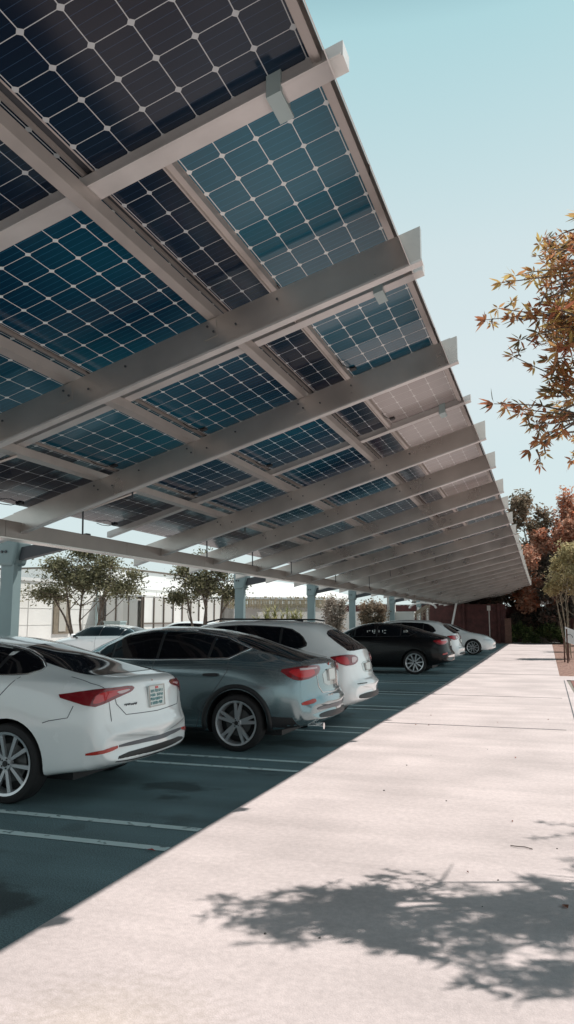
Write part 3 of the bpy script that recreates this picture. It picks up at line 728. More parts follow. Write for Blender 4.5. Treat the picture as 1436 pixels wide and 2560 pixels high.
def white_sedan(loc, rz, label, name='parked_sedan', group=ROW, paint='white_paint', style='ten', detail=True):
    c = Car(loc, rz, SEDAN, name, label, paint, group)
    c.side_windows([(.87, 1.15), (1.02, 1.235), (1.3, 1.325), (1.8, 1.40), (2.4, 1.41), (2.75, 1.36), (3.2, 1.15), (3.3, 1.06), (2.5, 1.075), (1.0, 1.095)], [1.32, 2.15, 2.95], trim='chrome', tw=.010)
    c.patch('rear_window', 'BT', [(-.50, 1.05), (0, 1.02), (.50, 1.05), (.565, 1.13), (.53, 1.45), (.49, 1.86), (0, 1.93), (-.49, 1.86), (-.53, 1.45), (-.565, 1.13)], 'glass_dark', off=.004, smooth=2)
    c.patch('windscreen', 'F', [(-.62, 1.08), (.62, 1.08), (.52, 1.385), (-.52, 1.385)], 'glass_dark', off=.004)
    for v in ('LB', 'RB'):
        t = c.patch('taillight', v, [(1.06, .945), (.80, .985), (.56, 1.00), (.37, 1.005), (.33, .985), (.36, .955), (.50, .92), (.64, .875), (.76, .845)], 'lamp_deep_red', off=.010, smooth=1)
        c.patch('taillight_lens', v, [(.72, .955), (.60, .975), (.40, .985), (.42, .965), (.56, .93), (.70, .88), (.76, .875)], 'lamp_red', off=.013, parent=t, smooth=1)
        c.patch('taillight_lens', v, [(.54, .965), (.40, .978), (.39, .965), (.50, .94)], 'lamp_clear', off=.016, parent=t, smooth=1)
        c.patch('bumper_reflector', v, [(.93, .475), (.56, .53), (.56, .495), (.92, .455)], 'reflector', off=.008, smooth=0) if False else None
    c.patch('bumper_reflector', 'LB', [(.80, .47), (.52, .515), (.52, .48), (.80, .445)], 'reflector', off=.010, smooth=1)
    c.patch('bumper_reflector', 'RB', [(.80, .47), (.52, .515), (.52, .48), (.80, .445)], 'reflector', off=.010, smooth=1)
    c.patch('bumper_trim', 'B', [(-.60, .485), (.60, .485), (.60, .515), (0, .53), (-.60, .515)], 'grey_plastic', off=.006, smooth=1)
    c.patch('bumper_lip', 'B', [(-.66, .36), (.66, .36), (.60, .43), (0, .455), (-.60, .43)], 'black_plastic', off=.006, smooth=1)
    c.ribbon('boot_seam', 'B', [(-.62, .96), (-.60, .86), (-.50, .76), (0, .745), (.50, .76), (.60, .86), (.62, .96)], 'dark_steel', w=.006, off=.0005)
    c.ribbon('boot_seam', 'T', [(.15, .67), (.35, .70), (.58, .66)], 'dark_steel', w=.006, off=.0005)
    c.ribbon('bumper_seam', 'L', [(.42, .86), (.46, .76), (.64, .73), (.70, .71)], 'dark_steel', w=.006, off=.0005)
    seams(c, [(1.02, 1.09), (1.15, .95), (1.36, .72), (1.44, .4), (1.46, .27)], [(2.25, 1.06), (2.25, .7), (2.2, .27)])
    handles(c, [(1.40, .93), (2.45, .90)], paint)
    c.mirror(3.05, 1.02, paint)
    for sg in ('LF', 'RF'): c.patch('headlight', sg, [(.35, .70), (.85, .74), (.9, .66), (.4, .62)], 'lamp_white', off=.008)
    c.wheels(style, .268)
    return c
cw = white_sedan((-3.55, 6.76, 0), math.pi, 'white sedan with a teal licence plate, nearest car at the left edge of the photo')
cw.plate(.0, .885, .30, .20, rows=4)
cw.badge(.50, .845, .18, .018, 9, 'grey_plastic')
cw.badge(.02, 1.03, .03, .02, 2, 'chrome')

def fastback(loc, rz, label, paint, name, trim='chrome', grey=True):
    c = Car(loc, rz, FAST, name, label, paint, ROW)
    c.side_windows([(1.00, 1.235), (1.35, 1.37), (1.85, 1.452), (2.35, 1.462), (2.75, 1.40), (3.05, 1.26), (3.25, 1.09), (2.3, 1.085), (1.22, 1.115)], [1.50, 2.22, 2.92], trim=trim, tw=.02, sm_it=0)
    c.patch('rear_window', 'BT', [(-.56, .98), (.56, .98), (.62, 1.06), (.56, 1.45), (.50, 1.90), (-.50, 1.90), (-.56, 1.45), (-.62, 1.06)], 'glass_dark', off=.004)
    c.patch('windscreen', 'F', [(-.62, 1.12), (.62, 1.12), (.52, 1.44), (-.52, 1.44)], 'glass_dark', off=.004)
    for v in ('LB', 'RB'):
        t = c.patch('taillight', v, [(.98, .99), (.78, 1.02), (.52, 1.035), (.40, 1.03), (.38, .99), (.44, .93), (.60, .885), (.76, .865), (.86, .885)], 'lamp_deep_red', off=.014, smooth=1)
        c.patch('taillight_lens', v, [(.90, .985), (.55, 1.01), (.50, .94), (.62, .90), (.78, .895)], 'lamp_red', off=.018, parent=t, smooth=1)
        c.patch('taillight_lens', v, [(.74, 1.0), (.46, 1.012), (.46, .995), (.74, .978)], 'lamp_clear', off=.021, parent=t, smooth=0)
        c.patch('bumper_reflector', v, [(.76, .61), (.54, .645), (.54, .60), (.75, .57)], 'reflector', off=.010, smooth=1)
    return c
cg = fastback((-2.66, 9.93, 0), math.pi, 'dark teal-grey fastback saloon with chrome window line, second from the left under the carport', 'grey_paint', 'parked_fastback')
cg.plate(0, .90, .30, .15, rows=0)
cg.ribbon('boot_seam', 'B', [(-.5, 1.0), (-.48, .78), (-.40, .70), (0, .685), (.40, .70), (.48, .78), (.5, 1.0)], 'chrome', w=.010, off=.003)
cg.patch('plate_recess', 'B', [(-.34, .96), (.34, .96), (.30, .77), (-.30, .77)], 'silver_paint', off=.004, smooth=1)
cg.patch('bumper_trim', 'B', [(-.62, .50), (.62, .50), (.62, .54), (0, .56), (-.62, .54)], 'grey_plastic', off=.006)
cg.patch('bumper_skirt', 'B', [(-.60, .40), (.60, .40), (.56, .47), (-.56, .47)], 'black_plastic', off=.006)
for v in ('L', 'R'):
    cg.patch('lower_cladding', v, [(.30, .33), (.68, .235), (.66, .44), (.36, .43)], 'black_plastic', off=.006, smooth=0)
    cg.patch('sill_cladding', v, [(1.50, .215), (3.42, .215), (3.42, .27), (1.50, .27)], 'black_plastic', off=.006, smooth=0)
    cg.ribbon('body_crease', v, [(.55, .985), (1.3, 1.0), (2.6, .965), (3.6, .92)], 'grey_plastic', w=.004, off=.001)
b = MB(); b.tube([(.05, .55, .31), (.25, .55, .31)], .04, 16); b.build('tail_pipe', 'chrome', cg.root, 40)
seams(cg, [(1.21, 1.11), (1.20, .98), (1.32, .80), (1.52, .55), (1.62, .27)], [(2.25, 1.08), (2.27, .7), (2.22, .27)])
handles(cg, [(1.42, .92), (2.5, .895)], 'black_plastic')
cg.mirror(3.02, 1.05, 'grey_paint'); cg.arches('black_plastic'); cg.wheels('twin', .265)
cg.badge(.03, 1.03, .06, .05, 3, 'reflector'); cg.badge(.30, .66, .2, .02, 7, 'chrome')
for sg in ('LF', 'RF'): cg.patch('headlight', sg, [(.35, .72), (.85, .76), (.9, .68), (.4, .64)], 'lamp_white', off=.008)

def suv(loc, rz, label, paint='white_paint', group=ROW, name='parked_crossover', rails=True, clad=True):
    c = Car(loc, rz, SUV, name, label, paint, group)
    c.side_windows([(.86, 1.215), (.98, 1.37), (1.2, 1.485), (1.9, 1.525), (2.5, 1.50), (2.85, 1.36), (3.15, 1.13), (2.2, 1.12), (1.0, 1.155)], [1.32, 2.1, 2.85], sm_it=1)
    c.patch('rear_window', 'BT', [(-.60, .955), (.60, .955), (.58, 1.15), (.52, 1.50), (-.52, 1.50), (-.58, 1.15)], 'glass_dark', off=.004)
    c.patch('windscreen', 'F', [(-.66, 1.17), (.66, 1.17), (.56, 1.52), (-.56, 1.52)], 'glass_dark', off=.004)
    for v in ('LB', 'RB'):
        t = c.patch('taillight', v, [(.98, 1.04), (.72, 1.075), (.52, 1.07), (.42, 1.03), (.44, .97), (.56, .925), (.78, .915)], 'lamp_deep_red', off=.014, smooth=1)
        c.patch('taillight_lens', v, [(.90, 1.03), (.70, 1.055), (.66, .935), (.80, .935)], 'lamp_red', off=.018, parent=t, smooth=1)
        c.patch('taillight_lens', v, [(.60, 1.04), (.50, 1.035), (.46, 1.01), (.54, .96), (.62, .955)], 'lamp_clear', off=.018, parent=t, smooth=1)
    c.patch('plate_recess', 'B', [(-.30, .96), (.30, .96), (.28, .79), (-.28, .79)], 'silver_paint', off=.004, smooth=1)
    c.plate(0, .875, .30, .12, rows=0)
    c.patch('bumper_slot', 'B', [(-.66, .64), (-.4, .645), (-.4, .655), (-.66, .65)], 'black_plastic', off=.006, smooth=0)
    c.patch('bumper_slot', 'B', [(.66, .64), (.4, .645), (.4, .655), (.66, .65)], 'black_plastic', off=.006, smooth=0)
    c.patch('bumper_skirt', 'B', [(-.68, .42), (.68, .42), (.64, .50), (-.64, .50)], 'black_plastic', off=.008)
    seams(c, [(1.02, 1.15), (1.05, .95), (1.3, .7), (1.38, .3)], [(2.15, 1.11), (2.15, .7), (2.1, .3)])
    handles(c, [(1.35, 1.0), (2.35, .97)], paint)
    if rails:
        for sg in (1, -1):
            b = MB(); b.tube([(1.0, sg*.60, 1.585), (1.15, sg*.60, 1.605), (2.4, sg*.60, 1.615), (2.65, sg*.60, 1.56)], .013, 8); b.build('roof_rail', 'black_plastic', c.root, 40)
    c.mirror(2.95, 1.08, paint); c.wheels('ten' if clad else 'twin', .262)
    if clad: c.arches('black_plastic')
    for sg in ('LF', 'RF'): c.patch('headlight', sg, [(.35, .78), (.85, .84), (.9, .76), (.4, .70)], 'lamp_white', off=.008)
    return c
suv((-2.68, 12.2, 0), math.pi, 'white crossover with roof rails, between the grey fastback and the black sedan', clad=False)

ck = fastback((-2.85, 24.2, 0), math.pi, 'black sedan alone in its bay, white reflection marks on its side windows', 'black_paint', 'parked_fastback', trim=None)
handles(ck, [(1.42, .92), (2.5, .895)], 'black_paint'); ck.mirror(3.02, 1.05, 'black_paint'); ck.wheels('ten', .265); ck.plate(0, .90, .30, .15, rows=0)
ck.patch('bumper_trim', 'B', [(-.62, .50), (.62, .50), (.62, .56), (0, .58), (-.62, .56)], 'chrome', off=.006)
b = MB()
for (x, z, wd, hg) in [(2.36, 1.24, .02, .10), (2.30, 1.24, .05, .018), (2.30, 1.285, .05, .018), (2.30, 1.20, .05, .018), (2.16, 1.24, .02, .10), (2.05, 1.24, .018, .1), (1.98, 1.2, .06, .016), (1.98, 1.28, .06, .016), (2.46, 1.27, .05, .02), (2.52, 1.24, .018, .07), (1.40, 1.23, .018, .1), (1.34, 1.28, .06, .016), (1.30, 1.245, .018, .06), (1.34, 1.235, .06, .016)]:
    h, nr = ck.hit(Vector((x, 5, z)), Vector((0, -1, 0)))
    if h: b.box(h+nr*.012, (wd, .006, hg))
b.build('window_reflection', 'plate_white', ck.root)  # white strokes modelled in place of letters reflected in the glass
suv((-2.95, 28.1, 0), math.pi, 'white crossover with black roof edge and copper-toned wheels, just beyond the black sedan', clad=True, rails=False)
cn = white_sedan((-7.4, 38.0, 0), 0, 'white car backed into its bay, front end out, farthest car under the carport', style='ten')
suv((-3.5, 31.3, 0), math.pi, 'dark car mostly hidden behind the far white crossover, only its roof and rear showing', paint='black_paint', name='parked_crossover', rails=False)
RL = 'white cars parked beyond the carport posts'
white_sedan((-11.6, 22.4, 0), math.pi-.12, 'white sedan facing left, parked beyond the first carport post below the left tree', group=RL)
suv((-12.4, 30.0, -.05), math.pi, 'white car with dark glass roof, only its top showing behind the grey fastback', group=RL, rails=False)

# ------------------------------------------------------------------ foliage
def leaves(blobs, n, size, seed=0, shell=.55, mixw=.72):
    """n leaves spread through ellipsoids (cx,cy,cz,rx,ry,rz,weight)"""
    r = np.random.default_rng(seed); b = np.array(blobs, float)
    w = b[:, 6]*(b[:, 3]*b[:, 4]*b[:, 5])**(2/3); w /= w.sum()
    idx = r.choice(len(b), n, p=w)
    # sub-clumps give light and dark masses and ragged outline
    d = r.normal(size=(n, 3)); d /= np.linalg.norm(d, axis=1)[:, None]
    rad = (shell+(1-shell)*r.random(n)**.6)
    nc = 42; cd = r.normal(size=(len(b), nc, 3)); cd /= np.linalg.norm(cd, axis=2)[:, :, None]
    pick = r.integers(0, nc, n); cl = cd[idx, pick];     d = cl*mixw+d*(1-mixw)*r.random((n, 1))*1.5
    crad = .75+.45*r.random((len(b), nc)); rad = rad*crad[idx, pick]
    c = b[idx, :3]+d*b[idx, 3:6]*rad[:, None]
    tint = np.clip(r.random((len(b), nc))[idx, pick]*.65+r.random(n)*.45-.05, 0, .999)
    return c, tint, r
def leafmesh(name, c, tint, r, size, mat, parent, aspect=.5, droop=0):
    n = len(c); s = size*(.6+.8*r.random(n))
    a = r.normal(size=(n, 3)); a[:, 2] *= .6; a[:, 2] -= droop; a /= np.linalg.norm(a, axis=1)[:, None]
    q = r.normal(size=(n, 3)); q -= a*(q*a).sum(1)[:, None]; q /= np.linalg.norm(q, axis=1)[:, None]
    nr = np.cross(a, q)
    S_ = s[:, None]
    v = np.stack([c-a*S_*.5, c+q*S_*aspect*.5+nr*S_*.06, c+a*S_*.5, c-q*S_*aspect*.5+nr*S_*.06], 1).reshape(-1, 3)
    me = bpy.data.meshes.new(name); me.vertices.add(4*n); me.loops.add(4*n); me.polygons.add(n)
    me.vertices.foreach_set('co', v.ravel()); me.loops.foreach_set('vertex_index', np.arange(4*n)); me.polygons.foreach_set('loop_start', np.arange(0, 4*n, 4))
    uv = me.uv_layers.new(name='UVMap'); u = np.zeros((4*n, 2)); u[:, 0] = np.repeat(tint, 4); uv.data.foreach_set('uv', u.ravel())
    me.materials.append(MATS[mat]); me.update(); me.validate()
    return link(name, me, parent)
def limb_tube(b, a, c, r0, r1, bend=.1, n=5, seed=0, sides=6):
    rr = random.Random(seed); a = Vector(a); c = Vector(c); L_ = (c-a).length
    off = Vector((rr.uniform(-1, 1), rr.uniform(-1, 1), rr.uniform(-.3, .5)))*bend*L_
    pts = [a.lerp(c, k/n)+off*math.sin(math.pi*k/n)+Vector((rr.uniform(-1, 1), rr.uniform(-1, 1), 0))*.012*L_*(0 < k < n) for k in range(n+1)]
    b.tube(pts, [r0+(r1-r0)*k/n for k in range(n+1)], sides)
    return pts
def tree(name, label, cat, base, stems, blobs, nleaf, lsize, mat, group=None, seed=0, bark='bark', aspect=.5, twigs=26, shell=.5, r0=.09, mixw=.72):
    root = tag(empty(name, base), label, cat, group); B0 = Vector(base); rr = random.Random(seed+5)
    b = MB(); tips = []
    for k, (bx, by, tx, ty, tz) in enumerate(stems):
        pts = limb_tube(b, (bx, by, -.05), (tx, ty, tz), r0, r0*.5, .06, 6, seed+k); tips += [(p, r0*.5) for p in pts[3:]]
    tips0 = list(tips)
    for k in range(twigs):
        bl = rr.choice(blobs); t = Vector(bl[:3])+Vector((rr.uniform(-.8, .8)*bl[3], rr.uniform(-.8, .8)*bl[4], rr.uniform(-.6, .85)*bl[5]))
        p, r_ = min(rr.sample(tips0, min(4, len(tips0))), key=lambda q: (q[0]-t).length)
        pts = limb_tube(b, p, t, r_*.7, .008, .12, 4, seed+100+k, 5)
        for m in range(2):
            t2 = pts[2+m]+Vector((rr.uniform(-.4, .4)*bl[3], rr.uniform(-.4, .4)*bl[4], rr.uniform(-.2, .4)*bl[5])); limb_tube(b, pts[2+m], t2, .012, .004, .1, 3, seed+300+k*3+m, 4)
    b.build('trunk', bark, root, smooth=60)
    c, t, r = leaves(blobs, nleaf, lsize, seed, shell, mixw)
    leafmesh('crown', c, t, r, lsize, mat, root, aspect)
    return root
LT = 'small multi-stemmed trees behind the car park'
def mtree(base, R_, H, seed, label, stems, n=7500):
    bl = [(0, 0, H*.68, R_*.8, R_*.8, H*.24, 1), (-R_*.6, .1, H*.56, R_*.5, R_*.55, H*.13, 1), (R_*.62, 0, H*.60, R_*.50, R_*.55, H*.13, 1), (.1, .2, H*.90, R_*.45, R_*.5, H*.15, .9), (-R_*.4, -.2, H*.80, R_*.4, R_*.4, H*.13, .8), (R_*.42, 0, H*.80, R_*.38, R_*.4, H*.14, .8), (R_*.85, 0, H*.70, R_*.25, R_*.3, H*.10, .6)]
    return tree('small_tree', label, 'tree', base, stems, bl, n, .115, 'leaf_green', LT, seed, twigs=46, r0=.06, shell=.25, mixw=.5)
mtree((-17.6, 26.4, 0), 2.75, 4.75, 3, 'leafy multi-stemmed tree before the white building, nearer the first carport post', [(0, 0, -.7, 0, 3.0), (.15, .1, .1, .2, 3.2), (.3, 0, 1.1, .1, 3.0), (-.1, .1, -1.2, -.2, 2.6)], 13000)
mtree((-13.2, 28.3, 0), 1.85, 4.45, 9, 'leafy multi-stemmed tree left of the second carport post, right of its twin', [(0, 0, -.8, 0, 3.0), (.1, .1, 0, .1, 3.0), (.2, 0, .2, -.1, 3.2), (.6, 0, .9, 0, 2.7)], 8500)

# near tree whose branches reach in at the right edge
def lance(b, p, d, up, ln, w, t):
    d = d.normalized(); s_ = d.cross(up); s_ = s_.normalized() if s_.length > 1e-4 else Vector((1, 0, 0)); n_ = s_.cross(d)
    p = Vector(p); q = [p, p+d*ln*.3+s_*w*.5+n_*ln*.05, p+d*ln*.65+s_*w*.38+n_*ln*.03, p+d*ln, p+d*ln*.65-s_*w*.38+n_*ln*.03, p+d*ln*.3-s_*w*.5+n_*ln*.05]
    b.face(q, 0, [(t, 0)]*6)
def near_tree():
    root = tag(empty('maple_tree', (3.1, 7.2, 0)), 'autumn tree at the right edge, orange and yellow leaves on thin branches against the sky', 'tree')
    O = Vector((3.1, 7.2, 0)); rr = random.Random(4)
    vis = [(-0.44, 6.89, 4.29), (-0.34, 7.08, 4.46), (-0.32, 7.47, 4.88), (-0.19, 7.61, 4.99), (0.02, 7.63, 4.96), (0.05, 7.29, 5.13), (0.17, 7.26, 5.05), (0.32, 7.75, 5.35), (-0.19, 6.91, 4.26), (-0.04, 6.89, 4.35), (0.12, 7.35, 4.55), (0.22, 7.53, 4.77), (0.34, 7.75, 4.97), (-0.22, 7.04, 3.97), (-0.16, 7.13, 4.15), (0, 6.84, 4.1), (0.19, 7.13, 4.26), (0.31, 7.27, 4.49), (-0.41, 7.06, 3.55), (-0.31, 7.19, 3.54), (-0.19, 7.15, 3.46), (-0.05, 6.79, 3.27), (0.12, 7.2, 3.41), (-0.12, 7.1, 3.11), (-0.03, 6.93, 3.15), (0.08, 7.27, 3.79), (0.07, 7.03, 3.9), (0.25, 7.18, 3.78), (0.26, 7.28, 3.58), (0.23, 7.18, 3.01), (0.24, 6.99, 4.01), (0.3, 7.23, 4.25)]
    hubs = [Vector((.38, 6.5, 4.45)), Vector((.38, 6.25, 3.95)), Vector((.36, 6.3, 3.38)), Vector((.32, 6.2, 3.15))]
    w = MB(); lf = MB()
    limb_tube(w, (0, 0, -.1), (0, 0, 2.3), .11, .09, .02, 5, 1, 10)
    mains = []
    crotch = Vector((0, 0, 2.3))
    for k, h in enumerate(hubs):
        pts = limb_tube(w, crotch, h-O, .05, .016, .08, 8, 20+k, 7)
        mains.append(pts)
    allp = [p for m in mains for p in m[5:]]
    def cluster(p, big=1., n=7, par=None):
        src = par if par is not None else min(allp, key=lambda q: (q-p).length)
        pts = limb_tube(w, src, p, .009, .003, .12, 4, rr.randint(0, 9999), 4)
        out = (p-src).normalized()
        t0 = rr.random()
        for m, c in enumerate([p, pts[3], pts[2]]):
            nn = n if m == 0 else n-2
            for k in range(nn):
                a = out*rr.uniform(-.1, 1.0)+Vector((rr.uniform(-1, 1), rr.uniform(-1, 1), rr.uniform(-.9, .7)))*.95
                up = Vector((rr.uniform(-1, 1), rr.uniform(-1, 1), rr.uniform(-.2, 1)))
                lance(lf, c+a*.01, a, up, big*rr.uniform(.055, .125), big*rr.uniform(.015, .030), min(.999, max(0, t0*.7+rr.random()*.35)))
    for v in vis:
        p = Vector((v[0]*.87, v[1]*.87, 1.6+(v[2]-1.6)*.87))-O; cluster(p, 1.0 if v[0] < .0 else .8, 11)
        for _ in range(1 if v[0] < 0 else 3): q = p+Vector((rr.uniform(.0, .16), rr.uniform(-.2, .2), rr.uniform(-.12, .12))); cluster(q, .62, 7, p+Vector((.05, 0, 0)))
    # the rest of the crown, to the right of the frame
    lims = [(1.5, 7.0, 4.8), (1.7, 7.6, 5.4), (2.4, 6.8, 4.6), (2.6, 8.2, 5.8), (3.6, 7.6, 5.2), (3.4, 9.4, 5.0), (2.2, 9.0, 5.0), (4.2, 8.8, 4.4)]
    # outer twigs over the walk
    poly = [(-1.87, 4.25), (-1.75, 4.6), (-1.35, 4.75), (-1.05, 4.85), (-.75, 4.7), (-.45, 4.85), (-.2, 5.25), (.6, 5.3), (.7, 4.0), (.1, 4.0), (-.15, 3.65), (-.35, 3.62), (-.6, 4.0), (-.95, 3.95), (-1.1, 4.05), (-1.6, 4.1)]
    def inside(x, y):
        c = False
        for i in range(len(poly)):
            (x1, y1), (x2, y2) = poly[i], poly[i-1]
            if (y1 > y) != (y2 > y) and x < (x2-x1)*(y-y1)/(y2-y1)+x1: c = not c
        return c
    holes = [(-.25, 4.15, .17), (.05, 4.3, .13), (-.62, 4.12, .12), (-.85, 4.55, .12), (-1.3, 4.55, .08)]
    got = 0
    while got < 240:
        gx, gy, z = rr.uniform(-1.6, .7), rr.uniform(3.6, 5.3), rr.uniform(3.3, 5.0)
        if not inside(gx, gy) or any(math.hypot(gx-h[0], gy-h[1]) < h[2] for h in holes): continue
        P_ = Vector((gx+.369*z, gy+.49*z, z))
        if P_.x/P_.y < .014: continue
        got += 1; q = P_-O
        cluster(q, 1.15, 11, q+Vector((rr.uniform(.12, .3), rr.uniform(-.15, .15), rr.uniform(-.15, .1))))
    for k in range(60):
        y = rr.uniform(5.9, 6.8); u = rr.uniform(.0, .05); z = 1.6+(rr.choice([rr.uniform(3.2, 3.75), rr.uniform(3.9, 5.3), rr.uniform(4.1, 5.2)])-1.6)*.87*y/6.35
        if u < .012 and rr.random() < .6: continue
        q = Vector((u*y, y, z))-O; cluster(q, rr.choice([.5, .6, .75]), 9, q+Vector((rr.uniform(.06, .22), rr.uniform(-.12, .12), rr.uniform(-.12, .12))))
    for k, l in enumerate([(.6, 6.6, 4.6), (.6, 6.5, 4.1), (.58, 6.3, 3.7), (.6, 6.8, 3.6), (.8, 6.4, 4.4)]):
        pts = limb_tube(w, crotch, Vector(l)-O, .035, .010, .06, 6, 90+k, 6)
        for m in range(8): q = pts[-1-m % 3]; limb_tube(w, q, q+Vector((rr.uniform(-.5, .1), rr.uniform(-.4, .4), rr.uniform(-.4, .5))), .012, .003, .1, 4, 200+10*k+m, 4)
    for k, l in enumerate(lims):
        pts = limb_tube(w, crotch, Vector(l)-O, .04, .012, .08, 6, 60+k, 6)
        for m in range(22 if l[0] < 2 else 16):
            s_ = rr.choice(pts[3:]); q = s_+Vector((rr.uniform(-.55, .45), rr.uniform(-.55, .5), rr.uniform(-.4, .4)))
            if (q+O).x/(q+O).y < .075 and (q+O).x < .95: continue
            cluster(q, 1.05, 10, s_)
    w.build('trunk', 'bark', root, smooth=60); lf.build('crown', 'leaf_autumn', root)
near_tree()

# background trees on the right
BG = 'autumn trees behind the hedge at the end of the walk'
def bigtree(base, R_, H, seed, label, mat, n, ls=.30, low=.25):
    rr = random.Random(seed); bl = []
    for k in range(13):
        a = rr.uniform(0, 2*math.pi); q = rr.uniform(.15, .75)*R_; z = H*rr.uniform(low+.1, .88); f = 1-.45*max(0, (z/H-.55))/.45
        bl.append((math.cos(a)*q*f, math.sin(a)*q*f, z, R_*rr.uniform(.26, .42), R_*rr.uniform(.26, .42), H*rr.uniform(.09, .15), rr.uniform(.7, 1.2)))
    bl.append((0, 0, H*.9, R_*.3, R_*.3, H*.1, 1))
    return tree('autumn_tree', label, 'tree', base, [(0, 0, .2, 0, H*.6), (.1, 0, -R_*.3, .2, H*.55), (0, .1, R_*.35, 0, H*.5)], bl, n, ls, mat, BG, seed, twigs=30, r0=.16)
bigtree((-1.6, 60.5, 0), 2.4, 11.6, 21, 'tall brownish-green tree rising beside the carport roof end', 'leaf_brown', 12000, .26, .3)
bigtree((-.6, 59.0, 0), 3.0, 8.4, 22, 'orange-leaved tree directly behind the dark hedge', 'leaf_orange', 15000, .26, .2)
bigtree((2.1, 60.0, 0), 2.9, 10.2, 23, 'rust-coloured tree at the right edge of the photo, behind the pale shrub tree', 'leaf_orange', 15000, .28, .2)
bigtree((-4.6, 62.0, 0), 3.0, 6.6, 24, 'dark reddish tree seen low under the carport roof end', 'leaf_dark', 12000, .28, .2)
bigtree((.6, 57.8, 0), 2.6, 6.4, 25, 'dark low tree filling the gap below the orange tree', 'leaf_dark', 13000, .24, .15)
bigtree((-9.0, 64.0, 0), 3.6, 6.8, 28, 'dark tree beyond the middle of the maroon fence', 'leaf_dark', 9000, .3, .2)
bigtree((-3.0, 63.5, 0), 2.4, 5.6, 29, 'dark leafy tree low behind the fence corner and hedge', 'leaf_dark', 9000, .26, .1)
bigtree((5.5, 56.0, 0), 3.4, 9.0, 26, 'orange tree at the right, partly outside the photo', 'leaf_orange', 9000, .28, .2)
bigtree((1.6, 60.8, 0), 1.9, 11.8, 27, 'slender russet tree with an open spiky top, highest at the right edge', 'leaf_orange', 4200, .24, .5)
tree('pale_tree', 'pale yellow shrubby tree with many bare thin stems beside the walk', 'tree', (.75, 35.5, 0),
     [(.1*math.cos(a)*2, .1*math.sin(a)*2, .55*math.cos(a), .5*math.sin(a), 2.6+.3*math.sin(3*a)) for a in [k*.57 for k in range(11)]],
     [(0, 0, 3.4, 1.05, .95, .8, 1), (-.65, 0, 2.95, .55, .6, .4, .8), (.6, 0, 3.0, .6, .6, .45, .9), (.1, 0, 4.5, .6, .6, .6, 1), (.5, 0, 4.1, .6, .5, .45, 1), (-.3, .1, 4.0, .5, .5, .45, .9)], 9000, .11, 'leaf_pale', None, 31, 'bark_pale', twigs=30, r0=.022)
tree('red_bush', 'bright red-leaved bush above the pale tree at the right edge', 'bush', (1.9, 44, 0), [(0, 0, 0, 0, 4.0), (.1, 0, .4, 0, 4.4)], [(0, 0, 4.9, .75, .7, .6, 1), (-.2, 0, 4.3, .5, .5, .5, 1), (.4, 0, 4.3, .6, .6, .7, 1)], 3500, .18, 'leaf_red', None, 33, r0=.05)

def bush(name, label, cat, base, blobs, n, ls, mat, seed, group=None, stems=6, shell=.6, bark='bark'):
    root = tag(empty(name, base), label, cat, group); b = MB(); rr = random.Random(seed)
    for k in range(stems):
        bl = rr.choice(blobs); limb_tube(b, (rr.uniform(-.2, .2), rr.uniform(-.2, .2), -.05), (bl[0]+rr.uniform(-.5, .5)*bl[3], bl[1]+rr.uniform(-.3, .3)*bl[4], bl[2]+rr.uniform(0, .6)*bl[5]), .03, .01, .08, 5, seed+k, 5)
    b.build('stems', bark, root, smooth=60)
    c, t, r = leaves(blobs, n, ls, seed, shell); c[:, 2] = np.abs(c[:, 2])
    leafmesh('foliage', c, t, r, ls, mat, root, .55); return root
HB = [(-2.6+.55*k, .2*math.sin(k*2.1), .65+.25*math.sin(k*1.7), .55, .6, .65, 1) for k in range(7)]
bush('hedge', 'dark green hedge along the end of the walk, right of the maroon fence', 'hedge', (-.1, 56.9, 0), HB, 9000, .14, 'leaf_hedge', 41, stems=10)
bush('shrub', 'very dark tall shrub standing behind the hedge at the walk end', 'shrub', (-1.0, 58.2, 0), [(-1.2, 0, 1.5, .9, .6, .8, 1), (.2, 0, 1.6, 1.0, .6, .9, 1), (1.5, 0, 1.4, .9, .6, .8, 1)], 8000, .15, 'leaf_dark', 42)
TB = 'trimmed round shrubs between the carport posts'
bush('round_shrub', 'dry pinkish rounded shrub on bare stems between the third and fourth posts', 'shrub', (-10.4, 38, 0), [(0, 0, 2.0, .80, .8, .95, 1), (0, 0, 1.3, .65, .65, .7, .8)], 6000, .11, 'leaf_dry', 43, TB, stems=14, bark='bark_pale')
bush('round_shrub', 'dark trimmed rounded shrub with pale top right of the fourth post', 'shrub', (-9.3, 42, 0), [(0, 0, 1.9, .95, .8, .9, 1), (.1, 0, 1.2, .9, .7, .8, .8)], 7000, .12, 'leaf_brown', 44, TB, stems=10)
bush('flower_bush', 'low bush of dry brown flowers in front of the white annex', 'bush', (-16.1, 33, 0), [(0, 0, .9, .7, .5, .5, 1), (.7, 0, .85, .5, .4, .4, 1)], 2500, .12, 'leaf_dry', 45)
